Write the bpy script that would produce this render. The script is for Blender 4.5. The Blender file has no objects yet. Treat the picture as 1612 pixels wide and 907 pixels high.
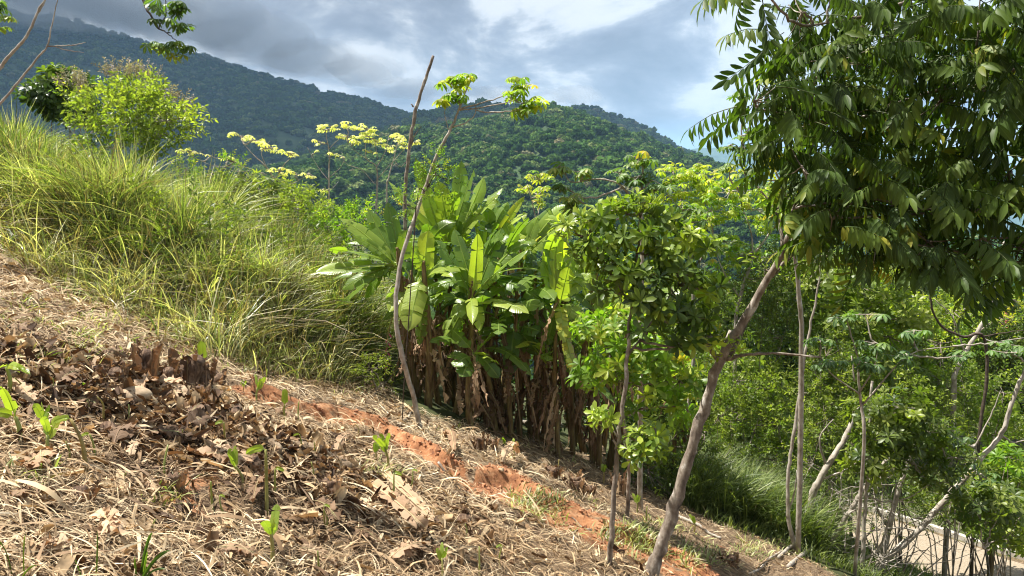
import bpy, math
import numpy as np
from mathutils import Vector

rng = np.random.default_rng(11)
SC = bpy.context.scene
COL = SC.collection
PI = math.pi
U = rng.uniform

# ---------------------------------------------------------------- camera
F = 1164.0
PITCH = math.radians(3.6)
cam_d = bpy.data.cameras.new('camera')
cam_d.lens = 26.0; cam_d.sensor_width = 36.0
cam_d.clip_start = 0.05; cam_d.clip_end = 60000
cam = bpy.data.objects.new('camera', cam_d); COL.objects.link(cam)
cam.location = (0, 0, 0); cam.rotation_euler = (PI/2 - PITCH, 0, 0)
SC.camera = cam
_f = np.array([0, math.cos(PITCH), -math.sin(PITCH)]); _u = np.array([0, math.sin(PITCH), math.cos(PITCH)])

def ray(px, py):
    px = np.asarray(px, float); py = np.asarray(py, float)
    d = _f + ((px-806)/F)[..., None]*np.array([1., 0, 0]) - ((py-453.5)/F)[..., None]*_u
    return d/d[..., 1:2]

def P(px, py, D):
    "point seen at picture position px,py at depth D metres ahead"
    return ray(px, py)*np.asarray(D, float)[..., None]

# ---------------------------------------------------------------- noise
def _hash(ix, iy, seed):
    h = (ix.astype(np.int64)*374761393 + iy.astype(np.int64)*668265263 + seed*1442695041) & 0x7fffffff
    h = ((h ^ (h >> 13))*1274126177) & 0x7fffffff
    return ((h ^ (h >> 16)) & 0xffff)/65535.0

def vnoise(x, y, seed=0):
    x = np.asarray(x, float); y = np.asarray(y, float)
    ix = np.floor(x); iy = np.floor(y); fx = x-ix; fy = y-iy
    fx = fx*fx*(3-2*fx); fy = fy*fy*(3-2*fy)
    a = _hash(ix, iy, seed); b = _hash(ix+1, iy, seed); c = _hash(ix, iy+1, seed); d = _hash(ix+1, iy+1, seed)
    return (a*(1-fx)+b*fx)*(1-fy) + (c*(1-fx)+d*fx)*fy

def fbm(x, y, s, octv=4, seed=0):
    t = 0; a = .5; n = 0
    for i in range(octv):
        t = t + a*vnoise(x/s+i*17.3, y/s-i*9.1, seed+i); n += a; a *= .5; s *= .5
    return t/n*2-1

def sstep(t):
    t = np.clip(t, 0, 1); return t*t*(3-2*t)

def smax(a, b, k):
    h = np.clip(.5+.5*(a-b)/k, 0, 1); return b*(1-h)+a*h+k*h*(1-h)

# ---------------------------------------------------------------- terrain
def plane_pt(px, py):
    r = ray(px, py)
    t = -1.65/(r[..., 2]+.4*r[..., 0]+.11)
    return r*t[..., None]

_bx = np.array([-60, 0, 200, 350, 480, 600, 640, 800, 950, 1060, 1150, 1260, 1340, 1500])
_by = np.array([362, 390, 490, 560, 590, 612, 655, 690, 730, 790, 838, 880, 930, 990])
_bp = plane_pt(_bx, _by)
def yb(x):
    return np.interp(x, _bp[:, 0], _bp[:, 1])

_scp = plane_pt(np.array([415, 470, 540, 600, 650, 700, 745, 800, 860, 930, 1000, 1060, 1130]),
                np.array([615, 634, 648, 664, 690, 722, 742, 752, 790, 822, 848, 872, 915]))
_rdp = np.array([[4.2, 26., 0], [6.1, 21.6, 0], [8.85, 18.0, 0], [10.4, 15.6, 0], [13.5, 12.4, 0], [20, 8., 0], [40, -4, 0]])  # road centre line

def polydist(x, y, pts):
    "distance to a polyline, and the side (positive = beyond it)"
    best = np.full(np.shape(x), 1e9); side = np.ones(np.shape(x))
    for i in range(len(pts)-1):
        ax, ay = pts[i][:2]; bx, by = pts[i+1][:2]
        dx, dy = bx-ax, by-ay; L = dx*dx+dy*dy
        t = np.clip(((x-ax)*dx+(y-ay)*dy)/L, 0, 1)
        ex = x-(ax+t*dx); ey = y-(ay+t*dy); d = np.hypot(ex, ey)
        s = np.sign(dx*ey-dy*ex); m = d < best
        best = np.where(m, d, best); side = np.where(m, s, side)
    return best, side

# crests of the far hills: depth, width of the front slope, silhouette in the picture
RIDGES = [
 (700, 480, 380, 6, [(-500, 330), (200, 300), (420, 262), (540, 235), (600, 212), (645, 197), (700, 196), (760, 186), (810, 176), (845, 168), (870, 166), (905, 175), (950, 195), (1000, 214), (1050, 233), (1100, 249), (1150, 275), (1250, 312), (1400, 372), (2200, 400)]),
 (1050, 500, 400, 7, [(-500, 420), (500, 320), (560, 250), (600, 206), (640, 188), (680, 172), (720, 163), (760, 161), (800, 168), (850, 178), (900, 190), (1000, 240), (1200, 340), (2200, 420)]),
 (1500, 500, 400, 8, [(-500, 420), (700, 320), (800, 210), (850, 182), (890, 168), (925, 165), (965, 180), (1000, 196), (1040, 216), (1080, 240), (1130, 275), (1300, 360), (2200, 420)]),
 (1900, 1250, 900, 9, [(-900, -260), (-300, -90), (0, 5), (43, 25), (70, 31), (134, 35), (160, 47), (250, 72), (330, 92), (420, 118), (500, 139), (570, 156), (640, 178), (700, 206), (780, 262), (900, 330), (1000, 385), (2200, 430)]),
 (5200, 1600, 1500, 0, [(-500, 420), (900, 330), (1000, 250), (1060, 240), (1095, 234), (1130, 232), (1165, 238), (1220, 240), (1300, 238), (1340, 226), (1400, 232), (1500, 250), (1612, 262), (2000, 240), (2300, 300)]),
]
def far_z(x, y):
    z = np.full(np.shape(x), -46.) - 6*sstep((y-150)/500)
    px = 806 + F*x/np.maximum(y, 1)
    for k, (D, Wf, Wb, sub, sil) in enumerate(RIDGES):
        sil = np.array(sil, float)
        pxc = 806+F*x/D if k != 4 else 806+F*x/D
        cz = (380.3-np.interp(pxc, sil[:, 0], sil[:, 1]))/F*D*1.0 - sub
        base = -52.
        s = np.where(y < D, np.clip((y-(D-Wf))/Wf, 0, 1), np.clip((D+Wb-y)/Wb, 0, 1))
        s = s**.92
        sc = Wf/3.2
        spur = (1-np.abs(fbm(x*1.0+y*.25, y*.45, sc, 4, 40+k)))*1.0-.62
        amp = (.20*Wf)*np.clip(s*(1-s)*4, 0, 1)*np.where(y < D, 1, .5)
        amp = amp*np.clip((cz-base)/180, .15, 1.2)
        z = np.maximum(z, base+(np.maximum(cz, base)-base)*s+spur*amp*.55)
    return z

def near_z(x, y):
    xs = np.where(x < -16, -16+(x+16)*.3, x)
    z = -1.65-.4*xs-.11*y
    zt = -7.28-.012*(y-18)-.02*(x-10)
    z = smax(z, zt, .5)
    rd, _ = polydist(x, y, _rdp)
    k = 1-sstep((rd-1.9)/1.6); z = z*(1-k)+(zt-.02)*k
    z = z+.8*sstep((y-yb(x)-.15)/1.5)*sstep((-1.2-x)/1.5)
    y0 = 19+11*sstep((x-1)/6)
    q = np.maximum(y-y0, 0)
    z = z-.42*q*q/(q+6)
    z = smax(z, -46+0*z, 3.)
    return z

HEAP = plane_pt(275, 655)[:2]
def gz(x, y, fine=True):
    x = np.asarray(x, float); y = np.asarray(y, float)
    z = near_z(x, y)
    z = z+(far_z(x, y)-z)*sstep((y-110)/60)
    rd, _ = polydist(x, y, _rdp)
    off = sstep((rd-1.7)/1.2)
    nearw = np.clip(1-(y-30)/30, 0, 1)
    z = z+fbm(x, y, 2.4, 4, 3)*.16*off*nearw
    if fine:
        w = np.clip(1-(y-11)/6, 0, 1)*off
        z = z+fbm(x, y, .42, 4, 5)*.075*w
        d, s = polydist(x, y, _scp)
        sd = d*s+fbm(x, y, .5, 3, 8)*.16
        z = z+.10*sstep((sd+.05)/.12)*np.exp(-np.maximum(sd, 0)/.6)*(.6+.8*vnoise(x*2.3, y*2.3, 31))*sstep((_scp[-1, 0]+1-x))*sstep((x-_scp[0, 0]+.5)*2)
        z = z-.06*np.exp(-((sd+.14)/.13)**2)*w+.035*fbm(x, y, .16, 3, 77)*np.exp(-(sd/.4)**2)*w
        hd = np.hypot((x-HEAP[0])/1.15, (y-HEAP[1])/.62); z = z+(.13+.10*fbm(x, y, .3, 3, 91))*np.exp(-hd**4)
    return z

def soil_mask(x, y):
    d, s = polydist(x, y, _scp)
    sd = d*s+fbm(x, y, .5, 3, 8)*.16
    wid = np.interp(x, [-3, -1.5, -.6, 0, 2, 3], [.22, .28, .30, .54, .66, .8])
    m = np.exp(-((sd+.12)/wid)**4)
    m = m*sstep((fbm(x, y, .45, 4, 12)+.55)/.35)
    m = np.maximum(m, .75*sstep((fbm(x, y, .5, 4, 15)-.5)/.25))
    return m

def G(px, py, lift=0.):
    "the ground point seen at picture position px,py (march along the ray)"
    px = np.atleast_1d(np.asarray(px, float)); py = np.atleast_1d(np.asarray(py, float))
    r = ray(px, py); t = np.full(px.shape, 1.5)
    for i in range(40):
        q = r*t[:, None]; dz = q[:, 2]-gz(q[:, 0], q[:, 1])
        t = t+np.where(dz > 0, np.clip(dz*1.15, 0, 2), np.maximum(dz, -.3)*.8)
        if np.abs(dz).max() < .004: break
    q = r*t[:, None]; q[:, 2] = gz(q[:, 0], q[:, 1])+lift
    return q if len(q) > 1 else q[0]

# ---------------------------------------------------------------- mesh building
class MB:
    def __init__(s): s.v = []; s.l = []; s.t = []; s.a = []; s.n = 0
    def add(s, v, loops, tot, rnd=None, u=None, w=None):
        v = np.asarray(v, float).reshape(-1, 3); n = len(v)
        A = np.zeros((n, 3))
        if rnd is not None: A[:, 0] = rnd
        if u is not None: A[:, 1] = u
        if w is not None: A[:, 2] = w
        s.v.append(v); s.l.append(np.asarray(loops, np.int64)+s.n); s.t.append(np.asarray(tot, np.int64)); s.a.append(A); s.n += n
    def inst(s, tp, R, T, S, rnd):
        "copies of a template: R (N,3,3), T (N,3), S (N,), rnd (N,)"
        tv, tl, tt, ta = tp; N = len(T)
        if N == 0: return
        v = np.einsum('nij,vj->nvi', R, tv)*np.asarray(S).reshape(-1, 1, 1)+T[:, None, :]
        l = (tl[None, :]+(np.arange(N)*len(tv))[:, None]).ravel()
        A = np.zeros((N, len(tv), 3)); A[:, :, 0] = np.asarray(rnd).reshape(-1, 1)+ta[:, 0]; A[:, :, 1:] = ta[None, :, 1:]
        s.v.append(v.reshape(-1, 3)); s.l.append(l+s.n); s.t.append(np.tile(tt, N)); s.a.append(A.reshape(-1, 3)); s.n += N*len(tv)
    def template(s):
        return (np.concatenate(s.v), np.concatenate(s.l), np.concatenate(s.t), np.concatenate(s.a))
    def mesh(s, name, origin=(0, 0, 0), smooth=True):
        v = (np.concatenate(s.v)-np.asarray(origin)).astype(np.float32); l = np.concatenate(s.l).astype(np.int32); t = np.concatenate(s.t).astype(np.int32)
        A = np.concatenate(s.a).astype(np.float32)
        m = bpy.data.meshes.new(name)
        m.vertices.add(len(v)); m.vertices.foreach_set('co', v.ravel())
        m.loops.add(len(l)); m.loops.foreach_set('vertex_index', l)
        m.polygons.add(len(t)); st = np.zeros(len(t), np.int32); st[1:] = np.cumsum(t)[:-1]
        m.polygons.foreach_set('loop_start', st); m.polygons.foreach_set('loop_total', t)
        m.polygons.foreach_set('use_smooth', np.full(len(t), smooth, bool))
        for i, k in enumerate(('rnd', 'lu', 'lw')):
            at = m.attributes.new(k, 'FLOAT', 'POINT'); at.data.foreach_set('value', np.ascontiguousarray(A[:, i]))
        m.update(calc_edges=True)
        return m
    def build(s, name, mat, parent=None, origin=None, smooth=True):
        if origin is None: origin = parent.matrix_basis.translation if parent is not None else (0, 0, 0)
        m = s.mesh(name, origin, smooth)
        o = bpy.data.objects.new(name, m); COL.objects.link(o)
        if mat: m.materials.append(mat)
        if parent is not None: o.parent = parent
        else: o.location = origin
        return o

USED = {}
def tag(o, label=None, cat=None, group=None, kind=None):
    if label:
        if not 4 <= len(label.split()) <= 16: print('LONGLABEL', label)
        assert label not in USED or (group and USED[label] == group), 'repeat label: '+label
        USED[label] = group; o['label'] = label
    if cat: o['category'] = cat
    if group: o['group'] = group
    if kind: o['kind'] = kind
    return o

def thing(name, loc, label, cat, group=None):
    o = bpy.data.objects.new(name, None); COL.objects.link(o)
    o.empty_display_size = .1
    o.location = Vector([float(c) for c in loc])
    return tag(o, label, cat, group)

def frames(d, n):
    d = np.asarray(d, float); n = np.asarray(n, float)
    d = d/np.linalg.norm(d, axis=-1, keepdims=True)
    z = n-(n*d).sum(-1, keepdims=True)*d
    ln = np.linalg.norm(z, axis=-1, keepdims=True)
    z = np.where(ln < 1e-3, np.array([.3, .7, .6]), z); z = z/np.linalg.norm(z, axis=-1, keepdims=True)
    y = np.cross(z, d)
    return np.stack([d, y, z], -1)

def rdir(n, zmin=-1):
    v = rng.normal(size=(n, 3)); v /= np.linalg.norm(v, axis=1, keepdims=True)
    v[:, 2] = np.where(v[:, 2] < zmin, -v[:, 2], v[:, 2]); return v

def smooth_path(pts, r, m):
    "Catmull-Rom through pts with radii r, m steps a span"
    pts = np.asarray(pts, float); r = np.asarray(r, float)
    if len(pts) == 2: m = max(m, 3)
    q = np.vstack([2*pts[0]-pts[1], pts, 2*pts[-1]-pts[-2]]); out = []; ro = []
    for i in range(len(pts)-1):
        for k in range(m):
            t = k/m; a, b, c, d = q[i:i+4]
            out.append(.5*((2*b)+(c-a)*t+(2*a-5*b+4*c-d)*t*t+(3*b-a-3*c+d)*t**3)); ro.append(r[i]*(1-t)+r[i+1]*t)
    out.append(pts[-1]); ro.append(r[-1])
    return np.array(out), np.array(ro)

def tube(mb, pts, r, sides=7, m=4, wob=.0, rnd=0., knob=0., closed_end=True):
    c, rr = smooth_path(pts, r, m); n = len(c)
    if wob: c[1:-1] += rng.normal(size=(n-2, 3))*wob
    if knob: rr = rr*(1+rng.normal(size=n)*knob)
    t = np.gradient(c, axis=0); t /= np.linalg.norm(t, axis=1, keepdims=True)+1e-9
    ref = np.array([.31, .93, .17]) if abs(t[0][1]) < .9 else np.array([1., 0, 0])
    a = np.cross(t, ref); a /= np.linalg.norm(a, axis=1, keepdims=True)+1e-9; b = np.cross(t, a)
    ang = np.arange(sides)/sides*2*PI
    v = c[:, None]+(a[:, None]*np.cos(ang)[None, :, None]+b[:, None]*np.sin(ang)[None, :, None])*rr[:, None, None]
    idx = np.arange(n*sides).reshape(n, sides); nx = np.roll(idx, -1, 1)
    f = np.stack([idx[:-1], nx[:-1], nx[1:], idx[1:]], -1).reshape(-1, 4)
    L = np.concatenate([[0], np.cumsum(np.linalg.norm(np.diff(c, axis=0), axis=1))])
    u = np.repeat(L, sides); w = np.tile(ang/(2*PI), n)
    loops = f.ravel(); tot = np.full(len(f), 4)
    if closed_end:
        loops = np.concatenate([loops, idx[-1], idx[0][::-1]]); tot = np.concatenate([tot, [sides, sides]])
    mb.add(v.reshape(-1, 3), loops, tot, rnd, u, w)
    return c

# ---------------------------------------------------------------- leaf templates
def t_leaf(L=1., W=.3, st=(.12, .4, .75), prof=(.55, 1., .7), fold=.18, droop=.25, stalk=.0):
    v = [(0, 0, 0)]; X = []
    for s, p in zip(st, prof):
        for y in (-1, 0, 1):
            v.append((s, y*p*W/2, abs(y)*p*W/2*fold*2))
    v.append((1, 0, 0)); v = np.array(v, float)
    v[:, 2] -= droop*v[:, 0]**2; v[:, 0] *= 1-.25*droop*v[:, 0]
    v[:, 0] = v[:, 0]+stalk*np.where(v[:, 0] > 0, 1, 0)
    v *= L
    k = len(st); f = [[0, 1, 2], [0, 2, 3]]
    for i in range(k-1):
        a = 1+3*i
        f += [[a, a+3, a+4, a+1], [a+1, a+4, a+5, a+2]]
    a = 1+3*(k-1); e = len(v)-1
    f += [[a, e, a+1], [a+1, e, a+2]]
    loops = np.concatenate([np.array(q) for q in f]); tot = np.array([len(q) for q in f])
    ta = np.zeros((len(v), 3)); ta[1:-1, 2] = np.tile([-1, 0, 1], k); ta[:, 1] = np.clip(v[:, 0]/L, 0, 1)
    return (v, loops, tot, ta)

LF = t_leaf(1, .36)
LF_NARROW = t_leaf(1, .2, droop=.35)
LF_SMALL = t_leaf(1, .5, (.3, .7), (.9, .8), .15, .2)

def compose(leaf, D, N, T, S, rv=.08, extra=None):
    mb = MB(); mb.inst(leaf, frames(D, N), np.asarray(T, float), np.asarray(S, float), rng.uniform(-rv, rv, len(D)))
    if extra: extra(mb)
    return mb.template()

def twigstrip(p0, p1, r):
    def f(mb):
        tube(mb, [p0, (np.array(p0)+p1)/2+[0, 0, .02], p1], [r, r, r*.5], 3, 1, rnd=-.9, closed_end=False)
    return f

def t_rosette(n=9, el=(.1, .9), W=.36):
    lf = t_leaf(1, W, (.25, .55, .8), (.45, .85, 1.), .12, .3)
    a = np.arange(n)*2.4+rng.uniform(0, .5, n); e = np.linspace(el[0], el[1], n)+rng.uniform(-.1, .1, n)
    D = np.stack([np.cos(a)*np.cos(e), np.sin(a)*np.cos(e), np.sin(e)], -1)
    T = np.zeros((n, 3)); T[:, 2] = np.linspace(0, .25, n)
    return compose(lf, D, np.tile([0, 0, 1.], (n, 1))+rng.normal(size=(n, 3))*.15, T, rng.uniform(.75, 1.05, n))

def t_palmate(n=8, droop=.45):
    lf = t_leaf(1, .34, (.3, .6, .85), (.5, 1., .75), .1, droop)
    a = np.linspace(.2, 2*PI-.25, n)+rng.uniform(-.06, .06, n)
    D = np.stack([np.cos(a), np.sin(a), np.full(n, -.12)], -1)
    S = np.interp(np.cos(a-PI), [-1, 1], [.62, 1.])*rng.uniform(.92, 1.08, n)
    return compose(lf, D, np.tile([0, 0, 1.], (n, 1)), np.zeros((n, 3)), S, .05)

def t_pinnate(k=7, hang=.8):
    lf = t_leaf(1, .29, (.15, .45, .8), (.6, 1., .6), .16, .25)
    D = []; N = []; T = []; S = []
    for i in range(k):
        x = .14+.84*i/(k-1); z = -.3*x*x
        for sgn in (-1, 1):
            yy = .45*sgn*rng.uniform(.7, 1.3)
            D.append((.28+rng.normal()*.12, yy, -hang+rng.normal()*.1)); N.append((.9+rng.normal()*.2, sgn*.25, .35)); T.append((x, sgn*.01, z)); S.append(.40*rng.uniform(.85, 1.1)*(.75 if i == 0 else 1))
    D.append((1, 0, -.7)); N.append((0, 0, 1)); T.append((1, 0, -.3)); S.append(.38)
    def ex(mb): tube(mb, [(0, 0, 0), (.5, 0, -.075), (1, 0, -.3)], [.014, .01, .006], 3, 2, rnd=-.6, closed_end=False)
    return compose(lf, np.array(D), np.array(N), T, S, .07, ex)

def t_sprig(n=9, leaf=None, L=.32, spread=.9, stick=True):
    leaf = leaf or LF
    x = np.linspace(.15, 1, n); a = np.arange(n)*2.4
    D = np.stack([np.full(n, .55), np.cos(a)*spread, np.sin(a)*spread], -1)
    N = rng.normal(size=(n, 3))*.4+[0, 0, 1.]
    T = np.stack([x, 0*x, -.1*x*x], -1)
    def ex(mb):
        if stick: tube(mb, [(0, 0, 0), (.5, 0, -.02), (1, 0, -.1)], [.012, .009, .004], 3, 1, rnd=-.9, closed_end=False)
    return compose(leaf, D, N, T, rng.uniform(.8, 1.1, n)*L, .08, ex)

TPL = {
 'rosette': [t_rosette(10), t_rosette(8, (0, .8)), t_rosette(11, (-.2, 1.0), .33)],
 'palmate': [t_palmate(8), t_palmate(9, .6), t_palmate(7, .3)],
 'pinnate': [t_pinnate(7), t_pinnate(8, .9), t_pinnate(6, .65)],
 'sprig': [t_sprig(), t_sprig(11), t_sprig(8, spread=.7)],
 'fine': [t_sprig(14, LF_SMALL, .2, .8), t_sprig(16, LF_SMALL, .17, .9)],
 'narrow': [t_sprig(10, LF_NARROW, .42, .8), t_sprig(12, LF_NARROW, .38, .7)],
 'single': [LF_SMALL, LF],
}
# ---------------------------------------------------------------- materials
MATS = {}
def _new(name):
    m = bpy.data.materials.new(name); m.use_nodes = True; nt = m.node_tree; nt.nodes.clear()
    MATS[name] = m
    return m, nt, nt.nodes, nt.links

def _ramp(nd, stops):
    r = nd.new('ShaderNodeValToRGB'); cr = r.color_ramp
    while len(cr.elements) > 1: cr.elements.remove(cr.elements[-1])
    cr.elements[0].position = stops[0][0]; cr.elements[0].color = (*stops[0][1], 1)
    for p, c in stops[1:]:
        e = cr.elements.new(p); e.color = (*c, 1)
    return r

def leaf_mat(name, stops, trans=.38, tcol=(1.5, 1.7, .5), rough=.42, rib=.0, noise=6., spec=.45, ribcol=(.4, .5, .18), mottle=.35):
    "leaves: colour by each leaf's own random value, thin and lit through"
    m, nt, nd, lk = _new(name)
    at = nd.new('ShaderNodeAttribute'); at.attribute_name = 'rnd'
    rp = _ramp(nd, stops); lk.new(at.outputs['Fac'], rp.inputs[0])
    col = rp.outputs[0]
    tc = nd.new('ShaderNodeTexCoord'); ns = nd.new('ShaderNodeTexNoise'); ns.inputs['Scale'].default_value = noise; ns.inputs['Detail'].default_value = 3
    lk.new(tc.outputs['Object'], ns.inputs['Vector'])
    hv = nd.new('ShaderNodeHueSaturation'); mr = nd.new('ShaderNodeMapRange')
    mr.inputs['From Min'].default_value = .3; mr.inputs['From Max'].default_value = .7
    mr.inputs['To Min'].default_value = 1-mottle; mr.inputs['To Max'].default_value = 1+mottle
    lk.new(ns.outputs[0], mr.inputs[0]); lk.new(mr.outputs[0], hv.inputs['Value']); lk.new(col, hv.inputs['Color']); col = hv.outputs[0]
    if rib:
        aw = nd.new('ShaderNodeAttribute'); aw.attribute_name = 'lw'
        ab = nd.new('ShaderNodeMath'); ab.operation = 'ABSOLUTE'; lk.new(aw.outputs['Fac'], ab.inputs[0])
        mp = nd.new('ShaderNodeMapRange'); mp.inputs['From Min'].default_value = 0; mp.inputs['From Max'].default_value = rib
        mp.inputs['To Min'].default_value = .8; mp.inputs['To Max'].default_value = 0; lk.new(ab.outputs[0], mp.inputs[0])
        mx = nd.new('ShaderNodeMix'); mx.data_type = 'RGBA'; lk.new(mp.outputs[0], mx.inputs[0]); lk.new(col, mx.inputs[6]); mx.inputs[7].default_value = (*ribcol, 1); col = mx.outputs[2]
    bs = nd.new('ShaderNodeBsdfPrincipled'); bs.inputs['Roughness'].default_value = rough
    bs.inputs['Specular IOR Level'].default_value = spec
    lk.new(col, bs.inputs['Base Color'])
    tr = nd.new('ShaderNodeBsdfTranslucent')
    mu = nd.new('ShaderNodeMix'); mu.data_type = 'RGBA'; mu.blend_type = 'MULTIPLY'; mu.inputs[0].default_value = 1; mu.clamp_result = False
    lk.new(col, mu.inputs[6]); mu.inputs[7].default_value = (*tcol, 1); lk.new(mu.outputs[2], tr.inputs[0])
    ms = nd.new('ShaderNodeMixShader'); ms.inputs[0].default_value = trans
    lk.new(bs.outputs[0], ms.inputs[1]); lk.new(tr.outputs[0], ms.inputs[2])
    out = nd.new('ShaderNodeOutputMaterial'); lk.new(ms.outputs[0], out.inputs[0])
    return m, nt, nd, lk, col, bs, mu

def solid_mat(name, stops, scale=8., rough=.85, bump=.5, bdist=.01, stretch=(1, 1, 1), detail=6, spec=.3, userand=False):
    "bark, earth, stone: noise through a colour ramp, with a bump"
    m, nt, nd, lk = _new(name)
    tc = nd.new('ShaderNodeTexCoord'); mp = nd.new('ShaderNodeMapping'); mp.inputs['Scale'].default_value = stretch
    ns = nd.new('ShaderNodeTexNoise'); ns.inputs['Scale'].default_value = scale; ns.inputs['Detail'].default_value = detail; ns.inputs['Roughness'].default_value = .65
    lk.new(tc.outputs['Object'], mp.inputs[0]); lk.new(mp.outputs[0], ns.inputs['Vector'])
    rp = _ramp(nd, stops)
    if userand:
        at = nd.new('ShaderNodeAttribute'); at.attribute_name = 'rnd'
        ad = nd.new('ShaderNodeMath'); ad.operation = 'MULTIPLY_ADD'; ad.inputs[1].default_value = .35
        lk.new(ns.outputs[0], ad.inputs[0]); 
        s2 = nd.new('ShaderNodeMath'); s2.operation = 'SUBTRACT'; s2.inputs[1].default_value = .17; lk.new(at.outputs['Fac'], s2.inputs[0]); lk.new(s2.outputs[0], ad.inputs[2])
        lk.new(ad.outputs[0], rp.inputs[0])
    else: lk.new(ns.outputs[0], rp.inputs[0])
    bs = nd.new('ShaderNodeBsdfPrincipled'); bs.inputs['Roughness'].default_value = rough; bs.inputs['Specular IOR Level'].default_value = spec
    lk.new(rp.outputs[0], bs.inputs['Base Color'])
    if bump:
        bp = nd.new('ShaderNodeBump'); bp.inputs['Strength'].default_value = bump; bp.inputs['Distance'].default_value = bdist
        lk.new(ns.outputs[0], bp.inputs['Height']); lk.new(bp.outputs[0], bs.inputs['Normal'])
    out = nd.new('ShaderNodeOutputMaterial'); lk.new(bs.outputs[0], out.inputs[0])
    return m

def LM(name, stops, **k): return leaf_mat(name, stops, **k)[0]
M = {}
# rnd about 0..1; -.9 etc = twig inside a foliage mesh (ramp clamps to the first stop)
TW = (.10, .075, .04)
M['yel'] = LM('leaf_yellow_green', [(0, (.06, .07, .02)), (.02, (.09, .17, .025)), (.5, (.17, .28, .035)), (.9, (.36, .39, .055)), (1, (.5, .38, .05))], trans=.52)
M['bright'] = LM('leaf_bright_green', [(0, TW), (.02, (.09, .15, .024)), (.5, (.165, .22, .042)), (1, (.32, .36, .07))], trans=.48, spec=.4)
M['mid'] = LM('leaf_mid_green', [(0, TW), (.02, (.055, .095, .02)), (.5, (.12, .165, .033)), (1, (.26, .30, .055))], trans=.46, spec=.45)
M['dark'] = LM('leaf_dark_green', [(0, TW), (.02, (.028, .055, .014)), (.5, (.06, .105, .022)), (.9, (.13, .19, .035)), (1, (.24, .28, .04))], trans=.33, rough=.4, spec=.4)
M['canopy'] = LM('leaf_canopy', [(0, (.08, .09, .03)), (.02, (.04, .075, .014)), (.5, (.07, .12, .02)), (.93, (.13, .19, .03)), (1, (.4, .34, .04))], trans=.42, rough=.5, spec=.3, rib=.14, ribcol=(.13, .2, .05))
M['pale'] = LM('leaf_pale_palmate', [(0, (.1, .12, .06)), (.02, (.06, .12, .04)), (.5, (.11, .19, .05)), (.88, (.2, .27, .06)), (1, (.42, .34, .05))], trans=.38, rough=.5, rib=.12)
M['lemon'] = LM('leaf_lemon_yellow', [(0, (.12, .1, .05)), (.02, (.24, .3, .07)), (.5, (.45, .48, .19)), (1, (.66, .6, .27))], trans=.45, rough=.5)
M['flower'] = LM('dry_flower_heads', [(0, (.2, .16, .12)), (1, (.42, .36, .33))], trans=.2, rough=.9)
M['grass'] = LM('grass_blades', [(0, (.12, .085, .045)), (.1, (.30, .23, .13)), (.15, (.50, .43, .28)), (.2, (.07, .11, .03)), (.5, (.21, .26, .08)), (.8, (.37, .40, .155)), (1, (.62, .59, .37))], trans=.31, rough=.42, noise=1.6, mottle=.4)
M['grassdark'] = LM('grass_deep_green', [(0, (.14, .11, .05)), (.1, (.045, .075, .02)), (.6, (.10, .14, .035)), (1, (.24, .28, .09))], trans=.35, rough=.45, noise=2)
M['straw'] = LM('dry_straw', [(0, (.05, .03, .018)), (.25, (.2, .125, .065)), (.5, (.42, .30, .17)), (.8, (.62, .49, .31)), (1, (.76, .67, .49))], trans=.12, tcol=(1, .8, .6), rough=.7, noise=9, spec=.3)
M['dry'] = LM('dry_banana_leaf', [(0, (.05, .027, .015)), (.3, (.19, .115, .06)), (.6, (.43, .31, .175)), (1, (.7, .58, .39))], trans=.18, tcol=(1.1, .8, .5), rough=.75, noise=12, spec=.25, mottle=.5)
M['bark'] = solid_mat('bark_brown', [(.3, (.06, .045, .034)), (.46, (.17, .135, .105)), (.58, (.27, .23, .185)), (.66, (.5, .47, .42))], 13, bump=.9, bdist=.015, stretch=(1, 1, .6))
M['barkpale'] = solid_mat('bark_pale', [(.3, (.16, .13, .1)), (.5, (.32, .28, .23)), (.7, (.5, .46, .4))], 14, bump=.5, bdist=.008, stretch=(1, 1, .6))
M['barkdark'] = solid_mat('bark_dark', [(.3, (.03, .022, .016)), (.6, (.085, .062, .045)), (.75, (.2, .16, .12))], 14, bump=.5)
M['stem'] = solid_mat('banana_stem', [(.3, (.04, .028, .014)), (.45, (.13, .085, .04)), (.6, (.2, .16, .06)), (.75, (.3, .2, .1))], 7, bump=.6, bdist=.01, stretch=(4, 4, .6))
M['log'] = solid_mat('rotting_stem', [(.3, (.07, .045, .028)), (.5, (.22, .155, .095)), (.7, (.46, .36, .25))], 9, bump=.9, bdist=.015, stretch=(1, 1, 3))
M['stump'] = solid_mat('rotting_stump', [(.3, (.03, .018, .012)), (.5, (.11, .065, .04)), (.68, (.27, .18, .11)), (.8, (.42, .31, .2))], 12, bump=1., bdist=.02, stretch=(2.5, 2.5, .6))
M['stone'] = solid_mat('sandy_stone', [(.3, (.26, .18, .11)), (.5, (.38, .28, .18)), (.75, (.48, .37, .25))], 22, bump=.35, bdist=.004)
M['clod'] = solid_mat('red_clod', [(.3, (.15, .06, .03)), (.7, (.42, .2, .1))], 20, bump=.8)
M['shoot'] = LM('shoot_green', [(0, (.34, .26, .1)), (.3, (.3, .32, .1)), (1, (.3, .4, .1))], trans=.3, rough=.4)
# ================================================================ SETTING
def grid_mesh(name, X, Y, Zf, mats, attrs=None):
    gx, gy = np.meshgrid(X, Y); z = Zf(gx, gy)
    return grid_from(name, gx, gy, z, mats, attrs)

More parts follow.
